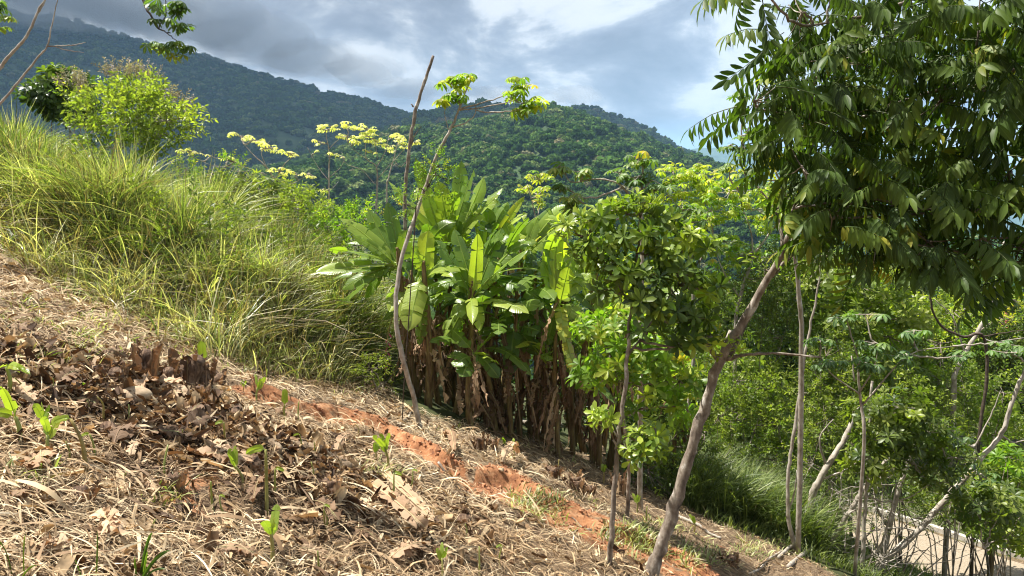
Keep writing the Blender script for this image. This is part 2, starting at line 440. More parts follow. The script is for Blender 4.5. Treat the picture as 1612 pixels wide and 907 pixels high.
def grid_from(name, gx, gy, z, mats, attrs=None):
    ny, nx = gx.shape; idx = np.arange(nx*ny).reshape(ny, nx)
    f = np.stack([idx[:-1, :-1], idx[:-1, 1:], idx[1:, 1:], idx[1:, :-1]], -1).reshape(-1, 4)
    mb = MB(); rn = 0
    if attrs is not None: rn = attrs.ravel()
    mb.add(np.stack([gx.ravel(), gy.ravel(), z.ravel()], -1), f.ravel(), np.full(len(f), 4), rn)
    return mb.build(name, mats)

def ground_material():
    m, nt, nd, lk = _new('cleared_earth')
    tc = nd.new('ShaderNodeTexCoord')
    def noise(s, d=6, r=.6, st=None):
        n = nd.new('ShaderNodeTexNoise'); n.inputs['Scale'].default_value = s; n.inputs['Detail'].default_value = d; n.inputs['Roughness'].default_value = r
        if st:
            mp = nd.new('ShaderNodeMapping'); mp.inputs['Scale'].default_value = st; mp.inputs['Rotation'].default_value = (0, 0, .5); lk.new(tc.outputs['Object'], mp.inputs[0]); lk.new(mp.outputs[0], n.inputs['Vector'])
        else: lk.new(tc.outputs['Object'], n.inputs['Vector'])
        return n
    n1 = noise(14, 8, .7, (1, 3, 1)); r1 = _ramp(nd, [(.3, (.035, .02, .012)), (.45, (.09, .058, .035)), (.56, (.2, .14, .085)), (.7, (.36, .27, .18))]); lk.new(n1.outputs[0], r1.inputs[0])
    n2 = noise(9, 8, .65); r2 = _ramp(nd, [(.3, (.13, .052, .026)), (.5, (.32, .145, .066)), (.7, (.46, .26, .14))]); lk.new(n2.outputs[0], r2.inputs[0])
    at = nd.new('ShaderNodeAttribute'); at.attribute_name = 'rnd'
    n3 = noise(5, 5); ad = nd.new('ShaderNodeMath'); ad.operation = 'MULTIPLY_ADD'; ad.inputs[1].default_value = 1.2; ad.inputs[2].default_value = -.6
    lk.new(n3.outputs[0], ad.inputs[0]); a2 = nd.new('ShaderNodeMath'); a2.operation = 'ADD'; lk.new(ad.outputs[0], a2.inputs[0]); lk.new(at.outputs['Fac'], a2.inputs[1])
    st = nd.new('ShaderNodeMapRange'); st.inputs['From Min'].default_value = .35; st.inputs['From Max'].default_value = .6; lk.new(a2.outputs[0], st.inputs[0])
    mx = nd.new('ShaderNodeMix'); mx.data_type = 'RGBA'; lk.new(st.outputs[0], mx.inputs[0]); lk.new(r1.outputs[0], mx.inputs[6]); lk.new(r2.outputs[0], mx.inputs[7])
    # beyond the clearing: green ground, by the second value
    a4 = nd.new('ShaderNodeAttribute'); a4.attribute_name = 'lu'
    ng = noise(3, 6); rg = _ramp(nd, [(.3, (.02, .026, .01)), (.5, (.045, .06, .018)), (.7, (.11, .12, .045))]); lk.new(ng.outputs[0], rg.inputs[0])
    m2 = nd.new('ShaderNodeMix'); m2.data_type = 'RGBA'; lk.new(a4.outputs['Fac'], m2.inputs[0]); lk.new(mx.outputs[2], m2.inputs[6]); lk.new(rg.outputs[0], m2.inputs[7])
    bs = nd.new('ShaderNodeBsdfPrincipled'); bs.inputs['Roughness'].default_value = .95; bs.inputs['Specular IOR Level'].default_value = .2
    lk.new(m2.outputs[2], bs.inputs['Base Color'])
    nb = noise(28, 8, .75); bp = nd.new('ShaderNodeBump'); bp.inputs['Strength'].default_value = .9; bp.inputs['Distance'].default_value = .02
    lk.new(nb.outputs[0], bp.inputs['Height']); lk.new(bp.outputs[0], bs.inputs['Normal'])
    out = nd.new('ShaderNodeOutputMaterial'); lk.new(bs.outputs[0], out.inputs[0])
    return m
M['earth'] = ground_material()
M['road'] = solid_mat('gravel_road', [(.3, (.17, .13, .085)), (.5, (.26, .21, .15)), (.7, (.36, .31, .23))], 30, bump=.5, bdist=.01)
M['kerb'] = solid_mat('concrete_kerb', [(.3, (.3, .27, .22)), (.6, (.5, .46, .39))], 12, bump=.3)
M['hill'] = solid_mat('hill_ground', [(.3, (.018, .035, .012)), (.5, (.035, .065, .02)), (.7, (.07, .1, .035))], .03, bump=0, rough=1, detail=8)

def axis(lo, hi, a, b, fine, coarse):
    L = []; x = a; s = fine
    while x > lo: s = min(s*1.12, coarse); x -= s; L.append(x)
    R = []; x = b; s = fine
    while x < hi: s = min(s*1.12, coarse); x += s; R.append(x)
    return np.array(L[::-1]+list(np.arange(a, b+1e-6, fine))+R)
gX = axis(-90, 110, -7.5, 6.5, .045, 2.5); gY = axis(-40, 150, 1.6, 11.2, .045, 2.5)
gx, gy = np.meshgrid(gX, gY)
zz = gz(gx, gy)
o = grid_from('hillside_ground', gx, gy, zz, M['earth'], soil_mask(gx, gy)*((gy < 12)))
rd, _ = polydist(gx, gy, _rdp)
gr = np.clip(sstep((gy-yb(gx)-.0)/.5)+sstep((gx-7)/1.5), 0, 1)*.92
gr = gr*sstep((rd-1.55)/.3)
o.data.attributes['lu'].data.foreach_set('value', gr.ravel().astype(np.float32))
tag(o, 'cleared hillside of dry litter and bare orange soil falling to the right', kind='structure')

# gravel road as a sheet on the terrace, with a concrete kerb along its far side
def road_strip(name, off0, off1, lift, mat, wav=.0, thick=0., n=90, i0=0, i1=1.):
    c, _ = smooth_path(_rdp, np.ones(len(_rdp)), 24)
    c = c[int(len(c)*i0):int(len(c)*i1)]
    t = np.gradient(c, axis=0); t /= np.linalg.norm(t, axis=1, keepdims=True); nrm = np.stack([t[:, 1], -t[:, 0]], -1)
    rows = []
    for k, of in enumerate(np.linspace(off0, off1, 7)):
        q = c[:, :2]+nrm*(of+ (wav*fbm(c[:, 0]*1.0+9*(of > 0), c[:, 1], 1.1, 3, 61)[:, None] if k in (0, 6) else 0))
        z = gz(q[:, 0], q[:, 1], False)+lift
        rows.append(np.column_stack([q, z]))
    g = np.array(rows); mb = MB(); nn = g.shape[1]; idx = np.arange(7*nn).reshape(7, nn)
    f = np.stack([idx[:-1, :-1], idx[1:, :-1], idx[1:, 1:], idx[:-1, 1:]], -1).reshape(-1, 4)
    v = g.reshape(-1, 3); loops = f.ravel(); tot = np.full(len(f), 4)
    if thick:
        v2 = v-[0, 0, thick]; mb.add(v, loops, tot); mb.add(v2, f[:, ::-1].ravel(), tot)
        for row in (0, 6):
            a = idx[row]; w = np.vstack([v[a], v2[a]]); m_ = nn
            q = np.stack([np.arange(m_-1), np.arange(1, m_), np.arange(1, m_)+m_, np.arange(m_-1)+m_], -1)
            mb.add(w, q.ravel(), np.full(len(q), 4))
    else: mb.add(v, loops, tot)
    return mb.build(name, mat, smooth=not thick)
o = road_strip('road', -1.5, .95, .012, M['road'], .25)
tag(o, 'pale gravel road curving past the foot of the slope at lower right', kind='structure')
o = road_strip('kerb', -1.83, -1.68, .12, M['kerb'], 0, .2)
tag(o, 'pale concrete kerb along the far side of the gravel road', kind='structure')

# far hills and valley floor: one sheet in polar steps out to the horizon
hu = np.linspace(-1.35, 1.35, 460); hy = 142*(9000/142)**np.linspace(0, 1, 330)
HU, HY = np.meshgrid(hu, hy); HX = HU*HY
HZ = gz(HX, HY, False)
HZ = HZ-1.5*(HY < 175)
o = grid_from('hills', HX, HY, HZ, M['hill'])
tag(o, 'forested mountain ridges and valley behind the slope', kind='structure')

# ---------------------------------------------------------------- sky, sun
SUN = np.array([-.38, .09, .91]); SUN /= np.linalg.norm(SUN)
sun_el = math.asin(SUN[2]); sun_az = math.atan2(SUN[0], SUN[1])
sd = bpy.data.lights.new('sun', 'SUN'); sd.energy = 5.0; sd.angle = math.radians(.53); sd.color = (1, .955, .88)
so = bpy.data.objects.new('sun', sd); COL.objects.link(so)
so.rotation_euler = Vector(-SUN).to_track_quat('-Z', 'Y').to_euler(); so.location = (-30, 15, 60)

W = bpy.data.worlds.new('World'); SC.world = W; W.use_nodes = True
nt = W.node_tree; nd = nt.nodes; lk = nt.links; nd.clear()
sky = nd.new('ShaderNodeTexSky'); sky.sky_type = 'NISHITA'; sky.sun_disc = False
sky.sun_elevation = sun_el; sky.sun_rotation = sun_az % (2*PI); sky.altitude = 400
bg = nd.new('ShaderNodeBackground'); bg.inputs['Strength'].default_value = .068
tc = nd.new('ShaderNodeTexCoord')
mp = nd.new('ShaderNodeMapping'); mp.inputs['Scale'].default_value = (1, 1, 2.1); mp.inputs['Location'].default_value = (.35, .1, .2); lk.new(tc.outputs['Generated'], mp.inputs[0])
n1 = nd.new('ShaderNodeTexNoise'); n1.inputs['Scale'].default_value = 5.2; n1.inputs['Detail'].default_value = 12; n1.inputs['Roughness'].default_value = .58; n1.inputs['Distortion'].default_value = .35
lk.new(mp.outputs[0], n1.inputs['Vector'])
cr = _ramp(nd, [(.33, (2.6, 3.0, 3.9)), (.44, (3.6, 4.1, 5.1)), (.52, (5.2, 5.6, 6.5)), (.59, (7.6, 7.9, 8.4)), (.68, (10.5, 10.6, 10.8))])
cr.color_ramp.interpolation = 'EASE'
cr = None
for n in list(nd):
    if n.type == 'VALTORGB': nd.remove(n)
# colours above 1 cannot sit in a ramp: keep the ramp in 0..1 and scale after it
cr = _ramp(nd, [(.34, (.28, .295, .35)), (.43, (.38, .40, .47)), (.48, (.49, .515, .58)), (.515, (.66, .68, .725)), (.55, (.9, .915, .94)), (.60, (1.0, 1.0, 1.0))])
n3_ = nd.new('ShaderNodeTexNoise'); n3_.inputs['Scale'].default_value = 13; n3_.inputs['Detail'].default_value = 8; n3_.inputs['Roughness'].default_value = .6; n3_.inputs['Distortion'].default_value = .3; lk.new(mp.outputs[0], n3_.inputs['Vector'])
m3_ = nd.new('ShaderNodeMath'); m3_.operation = 'MULTIPLY_ADD'; m3_.inputs[1].default_value = .26; lk.new(n3_.outputs[0], m3_.inputs[0]); a3_ = nd.new('ShaderNodeMath'); a3_.operation = 'SUBTRACT'; a3_.inputs[1].default_value = .12; lk.new(n1.outputs[0], a3_.inputs[0]); lk.new(a3_.outputs[0], m3_.inputs[2])
lk.new(m3_.outputs[0], cr.inputs[0])
sc_ = nd.new('ShaderNodeVectorMath'); sc_.operation = 'SCALE'; sc_.inputs['Scale'].default_value = 5.6; lk.new(cr.outputs[0], sc_.inputs[0])
# a gap of clear blue low on the right, and thinner cloud here and there
gap = nd.new('ShaderNodeVectorMath'); gap.operation = 'DISTANCE'
gd = ray(1085, 236); gd = gd/np.linalg.norm(gd)
mg = nd.new('ShaderNodeMapping'); mg.inputs['Scale'].default_value = (1, 1, 3.2); lk.new(tc.outputs['Generated'], mg.inputs[0])
lk.new(mg.outputs[0], gap.inputs[0]); gap.inputs[1].default_value = (gd[0], gd[1], gd[2]*3.2)
n2 = nd.new('ShaderNodeTexNoise'); n2.inputs['Scale'].default_value = 14; n2.inputs['Detail'].default_value = 5; lk.new(mp.outputs[0], n2.inputs['Vector'])
ga = nd.new('ShaderNodeMath'); ga.operation = 'MULTIPLY_ADD'; ga.inputs[1].default_value = .16; lk.new(n2.outputs[0], ga.inputs[0]); lk.new(gap.outputs['Value'], ga.inputs[2])
gm = nd.new('ShaderNodeMapRange'); gm.inputs['From Min'].default_value = .12; gm.inputs['From Max'].default_value = .21; lk.new(ga.outputs[0], gm.inputs[0])
mx = nd.new('ShaderNodeMix'); mx.data_type = 'RGBA'; lk.new(gm.outputs[0], mx.inputs[0]); lk.new(sky.outputs[0], mx.inputs[6]); lk.new(sc_.outputs[0], mx.inputs[7])
lk.new(mx.outputs[2], bg.inputs['Color'])
wo = nd.new('ShaderNodeOutputWorld'); lk.new(bg.outputs[0], wo.inputs[0])

SC.view_settings.view_transform = 'Standard'; SC.view_settings.look = 'None'; SC.view_settings.gamma = 1.0
SC.view_settings.use_curve_mapping = False; SC.view_settings.exposure = 1.38
cy = SC.cycles
cy.max_bounces = 7; cy.diffuse_bounces = 3; cy.glossy_bounces = 2; cy.transmission_bounces = 5; cy.transparent_max_bounces = 8; cy.volume_bounces = 1
cy.caustics_reflective = False; cy.caustics_refractive = False
cy.filter_width = 1.1; cy.sample_clamp_indirect = 6; cy.sample_clamp_direct = 0

# ---------------------------------------------------------------- haze
def vol_mat(name, color, dens, aniso=0.):
    m, nt, nd, lk = _new(name)
    pv = nd.new('ShaderNodeVolumePrincipled'); pv.inputs['Color'].default_value = (*color, 1); pv.inputs['Density'].default_value = dens; pv.inputs['Anisotropy'].default_value = aniso
    out = nd.new('ShaderNodeOutputMaterial'); lk.new(pv.outputs[0], out.inputs['Volume']); return m
HAZE_D = 1.25e-4
def box(name, lo, hi, mat):
    v = np.array([[x, y, z] for x in (lo[0], hi[0]) for y in (lo[1], hi[1]) for z in (lo[2], hi[2])], float)
    f = [[0, 1, 3, 2], [4, 6, 7, 5], [0, 4, 5, 1], [2, 3, 7, 6], [0, 2, 6, 4], [1, 5, 7, 3]]
    mb = MB(); mb.add(v, np.array(f).ravel(), np.full(6, 4)); return mb.build(name, mat, smooth=False)
if HAZE_D:
    o = box('haze', (-12500, -300, min(HZ.min(), zz.min())-1), (12500, 9100, max(HZ.max(), 640)+25), vol_mat('haze', (.42, .68, 1.), HAZE_D))
    tag(o, 'thin blue air over the valley and far ridges', kind='stuff')

# ---------------------------------------------------------------- low cloud on the left mountain
def lump(c, r, flat, seed):
    n = 40; m_ = 20
    th = np.linspace(0, 2*PI, n, endpoint=False); ph = np.linspace(.02, PI-.02, m_)
    TH, PH = np.meshgrid(th, ph)
    d = np.stack([np.cos(TH)*np.sin(PH), np.sin(TH)*np.sin(PH), np.cos(PH)], -1)
    rr = 1+.45*fbm(d[..., 0]*2+seed*3.1+d[..., 2], d[..., 1]*2-seed+d[..., 2]*1.7, .9, 4, seed)
    v = d*rr[..., None]*np.array([r, r*.7, r*flat])+np.array(c)
    idx = np.arange(n*m_).reshape(m_, n); nx = np.roll(idx, -1, 1)
    f = np.stack([idx[:-1], idx[1:], nx[1:], nx[:-1]], -1).reshape(-1, 4)
    return v.reshape(-1, 3), np.concatenate([f.ravel(), idx[0], idx[-1][::-1]]), np.concatenate([np.full(len(f), 4), [n, n]])
CLOUD = [(40, -50, 1650, 230, .45), (170, -10, 1700, 190, .4), (300, 30, 1750, 170, .38), (400, 60, 1800, 140, .4), (490, 92, 1820, 120, .38), (570, 112, 1850, 100, .35), (640, 140, 1880, 80, .35), (-90, -60, 1700, 240, .5), (240, 30, 1600, 120, .35), (110, 10, 1560, 130, .35), (350, 66, 1640, 80, .35), (450, 98, 1680, 70, .35), (760, 150, 1500, 70, .25), (900, 150, 1600, 60, .3)]
M['cloud'] = vol_mat('cloud', (.86, .89, .95), .0055)
for i, (px, py, D, r, fl) in enumerate(CLOUD):
    mb = MB(); mb.add(*lump(P(px, py, D), r, fl, i+3)); o = mb.build('cloud', M['cloud'])
    tag(o, 'grey low cloud hiding the crest of the left mountain', 'cloud', 'low clouds on the left mountain', kind='stuff')

mb = MB(); mb.add(*lump((-1250, 1500, 1300), 1250, .07, 21)); o = mb.build('cloud', vol_mat('shade_cloud', (.9, .92, .96), .02))  # cloud out of view, added only to cast shade on the left mountain
tag(o, 'unseen heavy cloud added overhead to keep the left mountain in shade', 'cloud', kind='stuff')
# ---------------------------------------------------------------- forest on the hills: crowns placed as instances on points
def crown_proto(name, mat, nleaf, size, seed, lobes=5, core=True):
    r = np.random.default_rng(seed); mb = MB()
    cs = np.vstack([[0, 0, .1], r.normal(size=(lobes, 3))*[.42, .42, .2]+[0, 0, .1]]); rs = np.concatenate([[.62], r.uniform(.3, .48, lobes)])
    pts = []; nr = []
    for c, q in zip(cs, rs):
        k = int(nleaf*q*q/(rs**2).sum()); d = r.normal(size=(k, 3)); d /= np.linalg.norm(d, axis=1, keepdims=True); d[:, 2] = np.where(d[:, 2] < -.3, -d[:, 2], d[:, 2])
        pts.append(c+d*q*r.uniform(.78, 1.06, (k, 1))); nr.append(d)
    pts = np.vstack(pts); nr = np.vstack(nr)
    nn = nr+r.normal(size=nr.shape)*.45; dd = np.cross(nn, r.normal(size=nr.shape))
    q = np.array([[-.5, -.35, 0], [.5, -.45, 0], [.45, .5, 0], [-.4, .4, 0.05]]); tp = (q, np.arange(4), np.array([4]), np.zeros((4, 3)))
    mb.inst(tp, frames(dd, nn), pts, r.uniform(.7, 1.3, len(pts))*size, r.uniform(0, 1, len(pts)))
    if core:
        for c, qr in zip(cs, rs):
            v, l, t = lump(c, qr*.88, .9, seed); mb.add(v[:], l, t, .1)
    m = mb.mesh(name); m.materials.append(mat); return bpy.data.objects.new(name, m)

def forest_mat(name, stops, bright):
    m, nt, nd, lk = _new(name)
    oi = nd.new('ShaderNodeObjectInfo'); rp = _ramp(nd, stops); lk.new(oi.outputs['Random'], rp.inputs[0])
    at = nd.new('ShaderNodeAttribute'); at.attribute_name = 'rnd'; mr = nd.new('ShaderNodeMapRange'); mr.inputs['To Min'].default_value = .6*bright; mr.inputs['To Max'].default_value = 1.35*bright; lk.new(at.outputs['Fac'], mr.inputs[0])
    hv = nd.new('ShaderNodeHueSaturation'); lk.new(rp.outputs[0], hv.inputs['Color']); lk.new(mr.outputs[0], hv.inputs['Value'])
    df = nd.new('ShaderNodeBsdfDiffuse'); lk.new(hv.outputs[0], df.inputs[0]); tr = nd.new('ShaderNodeBsdfTranslucent'); lk.new(hv.outputs[0], tr.inputs[0])
    ms = nd.new('ShaderNodeMixShader'); ms.inputs[0].default_value = .25; lk.new(df.outputs[0], ms.inputs[1]); lk.new(tr.outputs[0], ms.inputs[2])
    out = nd.new('ShaderNodeOutputMaterial'); lk.new(ms.outputs[0], out.inputs[0]); return m
FOR = [(0, (.022, .05, .012)), (.35, (.035, .075, .016)), (.6, (.05, .1, .02)), (.85, (.085, .135, .028)), (.95, (.12, .16, .05)), (1, (.16, .15, .08))]
M['forest'] = forest_mat('forest_crowns', FOR, 1.2)
M['forest_near'] = forest_mat('forest_near_crowns', [(0, (.04, .085, .016)), (.5, (.075, .145, .025)), (1, (.15, .2, .035))], 1.0)

def proto_collection(name, objs):
    c = bpy.data.collections.new(name)
    for o in objs: c.objects.link(o)
    return c
def scatter(name, pts, scale, coll, label, yaw=None):
    m = bpy.data.meshes.new(name); n = len(pts); m.vertices.add(n); m.vertices.foreach_set('co', np.asarray(pts, np.float32).ravel())
    a = m.attributes.new('sc', 'FLOAT_VECTOR', 'POINT'); a.data.foreach_set('vector', np.asarray(scale, np.float32).ravel())
    a = m.attributes.new('ro', 'FLOAT_VECTOR', 'POINT'); ro = np.zeros((n, 3), np.float32); ro[:, 2] = rng.uniform(0, 6.28, n); a.data.foreach_set('vector', ro.ravel())
    o = bpy.data.objects.new(name, m); COL.objects.link(o)
    g = bpy.data.node_groups.new(name, 'GeometryNodeTree')
    g.interface.new_socket('Geometry', in_out='INPUT', socket_type='NodeSocketGeometry'); g.interface.new_socket('Geometry', in_out='OUTPUT', socket_type='NodeSocketGeometry')
    N = g.nodes; L = g.links; gi = N.new('NodeGroupInput'); go = N.new('NodeGroupOutput')
    ip = N.new('GeometryNodeInstanceOnPoints'); ci = N.new('GeometryNodeCollectionInfo'); ci.inputs[0].default_value = coll
    ci.inputs['Separate Children'].default_value = True; ci.inputs['Reset Children'].default_value = True
    mp_ = N.new('GeometryNodeMeshToPoints'); L.new(gi.outputs[0], mp_.inputs[0])
    L.new(mp_.outputs[0], ip.inputs['Points']); L.new(ci.outputs[0], ip.inputs['Instance']); ip.inputs['Pick Instance'].default_value = True
    for nm, so_ in (('sc', 'Scale'), ('ro', 'Rotation')):
        na = N.new('GeometryNodeInputNamedAttribute'); na.data_type = 'FLOAT_VECTOR'; na.inputs[0].default_value = nm; L.new(na.outputs[0], ip.inputs[so_])
    L.new(ip.outputs[0], go.inputs[0])
    md = o.modifiers.new('scatter', 'NODES'); md.node_group = g
    tag(o, label, kind='stuff'); return o

M['forest_hill'] = forest_mat('forest_hill_crowns', FOR, 1.35)
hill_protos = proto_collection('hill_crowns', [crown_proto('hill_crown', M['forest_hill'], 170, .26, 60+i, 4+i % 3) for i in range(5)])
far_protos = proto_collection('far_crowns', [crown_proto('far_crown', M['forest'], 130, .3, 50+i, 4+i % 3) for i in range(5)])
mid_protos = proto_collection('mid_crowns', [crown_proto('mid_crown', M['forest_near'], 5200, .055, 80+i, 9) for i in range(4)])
def forest_pts(n, umin, umax, ymin, ymax, pw=1.):
    y = (rng.uniform(ymin**(1+pw), ymax**(1+pw), n))**(1/(1+pw)); u = rng.uniform(umin, umax, n)
    x = u*y; return x, y
def put_forest(name, n, rng_, r0, r1, coll, label, pw, visible=True, zoff=.35):
    x, y = forest_pts(n, rng_[0], rng_[1], rng_[2], rng_[3], pw)
    z = gz(x, y, False)
    if visible:   # leave out what lies on the far side of a ridge
        zf = gz(x*(1-25/y), y-25, False); slope = (z-zf)/25
        keep = slope > -.25+z/y*0; x, y, z = x[keep], y[keep], z[keep]
    s = rng.uniform(r0, r1, len(x)); s *= np.where(rng.uniform(size=len(x)) > .93, 1.5, 1)
    sc = np.column_stack([s, s, s*rng.uniform(.75, 1.15, len(x))])
    scatter(name, np.column_stack([x, y, z+s*zoff]), sc, coll, label)
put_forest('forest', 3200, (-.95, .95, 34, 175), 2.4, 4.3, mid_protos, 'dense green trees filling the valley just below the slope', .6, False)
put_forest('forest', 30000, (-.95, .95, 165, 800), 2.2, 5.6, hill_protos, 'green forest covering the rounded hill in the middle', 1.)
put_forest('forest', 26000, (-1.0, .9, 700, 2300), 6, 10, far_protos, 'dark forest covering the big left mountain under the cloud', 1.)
# ================================================================ GROUND COVER OF THE CLEARING (stuff)
def clear_pts(n, near=1.5, ymax=12.5):
    "points over the cleared slope, thicker near the camera"
    out = []
    while sum(len(a) for a in out) < n:
        y = 1.7+(ymax-1.7)*rng.uniform(size=n)**near; x = rng.uniform(-1, 1, n)*(y*.78+.6)
        k = (y < yb(x)+.35)
        k &= rng.uniform(size=n) > soil_mask(x, y)*.93
        out.append(np.column_stack([x[k], y[k]]))
    return np.vstack(out)[:n]

def ground_normal(x, y, e=.06):
    dx = (gz(x+e, y)-gz(x-e, y))/(2*e); dy = (gz(x, y+e)-gz(x, y-e))/(2*e)
    n = np.stack([-dx, -dy, np.ones_like(dx)], -1); return n/np.linalg.norm(n, axis=1, keepdims=True)

# straw template: a thin bent strip; scrap template: a curled piece of dry leaf
def t_straw(bend, w):
    t = np.linspace(0, 1, 5); z = bend*np.sin(t*PI); yy = bend*.8*t*t
    ww = w*np.array([.6, 1, 1, .8, .2]); v = np.concatenate([np.stack([t-.5, yy-ww, z], -1), np.stack([t-.5, yy+ww, z+ww*.6], -1)])
    f = [[i, i+1, 6+i, 5+i] for i in range(4)]; return (v, np.array(f).ravel(), np.full(4, 4), np.zeros((10, 3)))
def t_scrap(seed):
    r = np.random.default_rng(seed); nx_, ny_ = 5, 4; v = []
    curl = r.uniform(.4, 1.8); WD = [.05, .07, .09, .12, .16, .06, .2, .08][seed]
    for i in range(nx_):
        for j in range(ny_):
            x = i/(nx_-1)-.5; a = (j/(ny_-1)-.5)*curl*2; wd = WD*(1-1.7*x*x)
            v.append((x+r.normal()*.03, math.sin(a)/curl*wd*1.4+r.normal()*.02, (1-math.cos(a))/curl*wd*1.6+.12*math.sin(3*x+seed)+r.normal()*.03))
    f = [[i*ny_+j, (i+1)*ny_+j, (i+1)*ny_+j+1, i*ny_+j+1] for i in range(nx_-1) for j in range(ny_-1)]
    return (np.array(v), np.array(f).ravel(), np.full(len(f), 4), np.zeros((len(v), 3)))
STR = [t_straw(.08, .012), t_straw(.2, .009), t_straw(-.05, .016), t_straw(.12, .02)]
SCR = [t_scrap(i) for i in range(8)]

def strew(mb, tps, xy, L, rnd, tilt=.25, lift=.01, lean=None):
    n = len(xy); x, y = xy.T; z = gz(x, y); nrm = ground_normal(x, y)+rng.normal(size=(n, 3))*tilt*.6
    a = rng.uniform(0, 2*PI, n)
    if lean is not None: a = lean+rng.normal(size=n)*.8
    d = np.stack([np.cos(a), np.sin(a), rng.normal(size=n)*tilt-.4*np.cos(a)-.11*np.sin(a)], -1)
    R = frames(d, nrm); T = np.column_stack([x, y, z+lift+np.abs(rng.normal(size=n))*.012+L*.04])
    k = rng.integers(0, len(tps), n)
    for i, tp in enumerate(tps):
        q = k == i; mb.inst(tp, R[q], T[q], L[q], rnd[q])

def pick(n, a=2, b=2): return rng.beta(a, b, n)
mb = MB()
xy = clear_pts(110000, 1.2); x, y = xy.T
tone = np.clip(.5+.5*fbm(x, y, 1.1, 4, 21)+.25*fbm(x, y, .3, 3, 22), 0, 1)
L = rng.gamma(3, .035, len(xy)).clip(.04, .5)*np.interp(x, [-5, 0, 2], [1.25, 1, .6])
hp = np.exp(-np.hypot((x-HEAP[0])/1.25, (y-HEAP[1])/.75)**4)
keep = rng.uniform(size=len(x)) > hp*.8
xy = xy[keep]; L = L[keep]; tone = tone[keep]
strew(mb, STR, xy, L, np.clip(tone*.62+pick(len(xy), 1.6, 1.8)*.72-.12, 0, 1), .35)
STW = [t_straw(.1, .028), t_straw(.18, .04), t_straw(.05, .02)]
xy = clear_pts(1300, 1.0); L = rng.uniform(.10, .34, len(xy))*np.interp(xy[:, 0], [-5, 0, 2], [1.2, 1, .6])
strew(mb, STW, xy, L, rng.uniform(.15, .85, len(xy)), .2, lift=.015)
o = mb.build('straw_litter', M['straw'])
tag(o, 'tangled layer of dry straw and fibre strewn over the cleared slope', kind='stuff')
mb = MB()
xy = clear_pts(15000, 1.15); x, y = xy.T
L = rng.gamma(3, .019, len(xy)).clip(.02, .22)*np.interp(x, [-5, 0, 2], [1.35, 1, .62])
strew(mb, SCR, xy, L, np.clip(pick(len(xy), 1.4, 1.6), 0, 1), .4)
n = 8500; hx = HEAP[0]+rng.normal(size=n)*.85; hy = HEAP[1]+rng.normal(size=n)*.40-.05
strew(mb, SCR, np.column_stack([hx, hy]), rng.gamma(3, .026, n).clip(.03, .24), np.clip(pick(n, .8, 1.5), 0, 1), .8, lift=.015)
n = 2600; hx = rng.uniform(-3.3, 1.5, n); hy = rng.uniform(2.2, 6.5, n); cl = fbm(hx, hy, .5, 3, 55) > .12; hx, hy = hx[cl], hy[cl]
strew(mb, SCR, np.column_stack([hx, hy]), rng.gamma(3, .026, len(hx)).clip(.03, .24), np.clip(pick(len(hx), .8, 1.5), 0, 1), .7, lift=.012)
o = mb.build('leaf_litter', M['dry'])
tag(o, 'crumpled scraps of dry leaf scattered across the cleared slope', kind='stuff')
# pebbles and clods in the red soil
mb = MB()
n = 26000; x = rng.uniform(-3, 4.2, n); y = rng.uniform(3.5, 10, n); k = soil_mask(x, y) > rng.uniform(.3, 1, n); x, y = x[k], y[k]
v, l, t = lump((0, 0, 0), 1, .7, 5)
ico = t_scrap(3)
b = np.array([[-1, 0, 0], [1, 0, 0], [0, -1, 0], [0, 1, 0], [0, 0, -.8], [0, 0, .9]], float)*.5
bf = np.array([[0, 2, 5], [2, 1, 5], [1, 3, 5], [3, 0, 5], [2, 0, 4], [1, 2, 4], [3, 1, 4], [0, 3, 4]])
CL = (b, bf.ravel(), np.full(8, 3), np.zeros((6, 3)))
mb.inst(CL, frames(rdir(len(x)), rdir(len(x))), np.column_stack([x, y, gz(x, y)+.004]), rng.gamma(1.6, .012, len(x)).clip(.006, .09), rng.uniform(0, 1, len(x)))
o = mb.build('soil_clods', M['clod'], smooth=False)
tag(o, 'loose crumbs of red soil along the eroded scar', kind='stuff')

# ---------------------------------------------------------------- blades
def blades(mb, root, h, az, lean, width, rnd, seg=5, droop=.35, kink=0):
    n = len(root); t = np.linspace(0, 1, seg)[None, :, None]
    la = np.stack([np.cos(az), np.sin(az), np.zeros(n)], -1)[:, None]; H = h[:, None, None]; Ln = lean[:, None, None]
    c = root[:, None]+np.array([0, 0, 1.])*H*(t-Ln*droop*1.25*t**2.3)+la*H*Ln*(t**1.7)
    sa = az+PI/2+rng.normal(size=n)*.7; s = np.stack([np.cos(sa), np.sin(sa), rng.normal(size=n)*.25], -1)[:, None]
    w = (width[:, None, None]*(np.array([.55, .9, 1., .75, .08]) if seg == 5 else np.array([.7, 1., .7, .06]))[None, :, None])
    v = np.concatenate([c-s*w, c+s*w], 1); V = seg*2
    f = np.array([[i, i+1, seg+i+1, seg+i] for i in range(seg-1)]).ravel()
    loops = (f[None]+np.arange(n)[:, None]*V).ravel()
    u = np.tile(np.concatenate([t.ravel(), t.ravel()]), n)
    mb.add(v.reshape(-1, 3), loops, np.full(n*(seg-1), 4), np.repeat(rnd, V), u, np.tile(np.concatenate([-np.ones(seg), np.ones(seg)]), n))

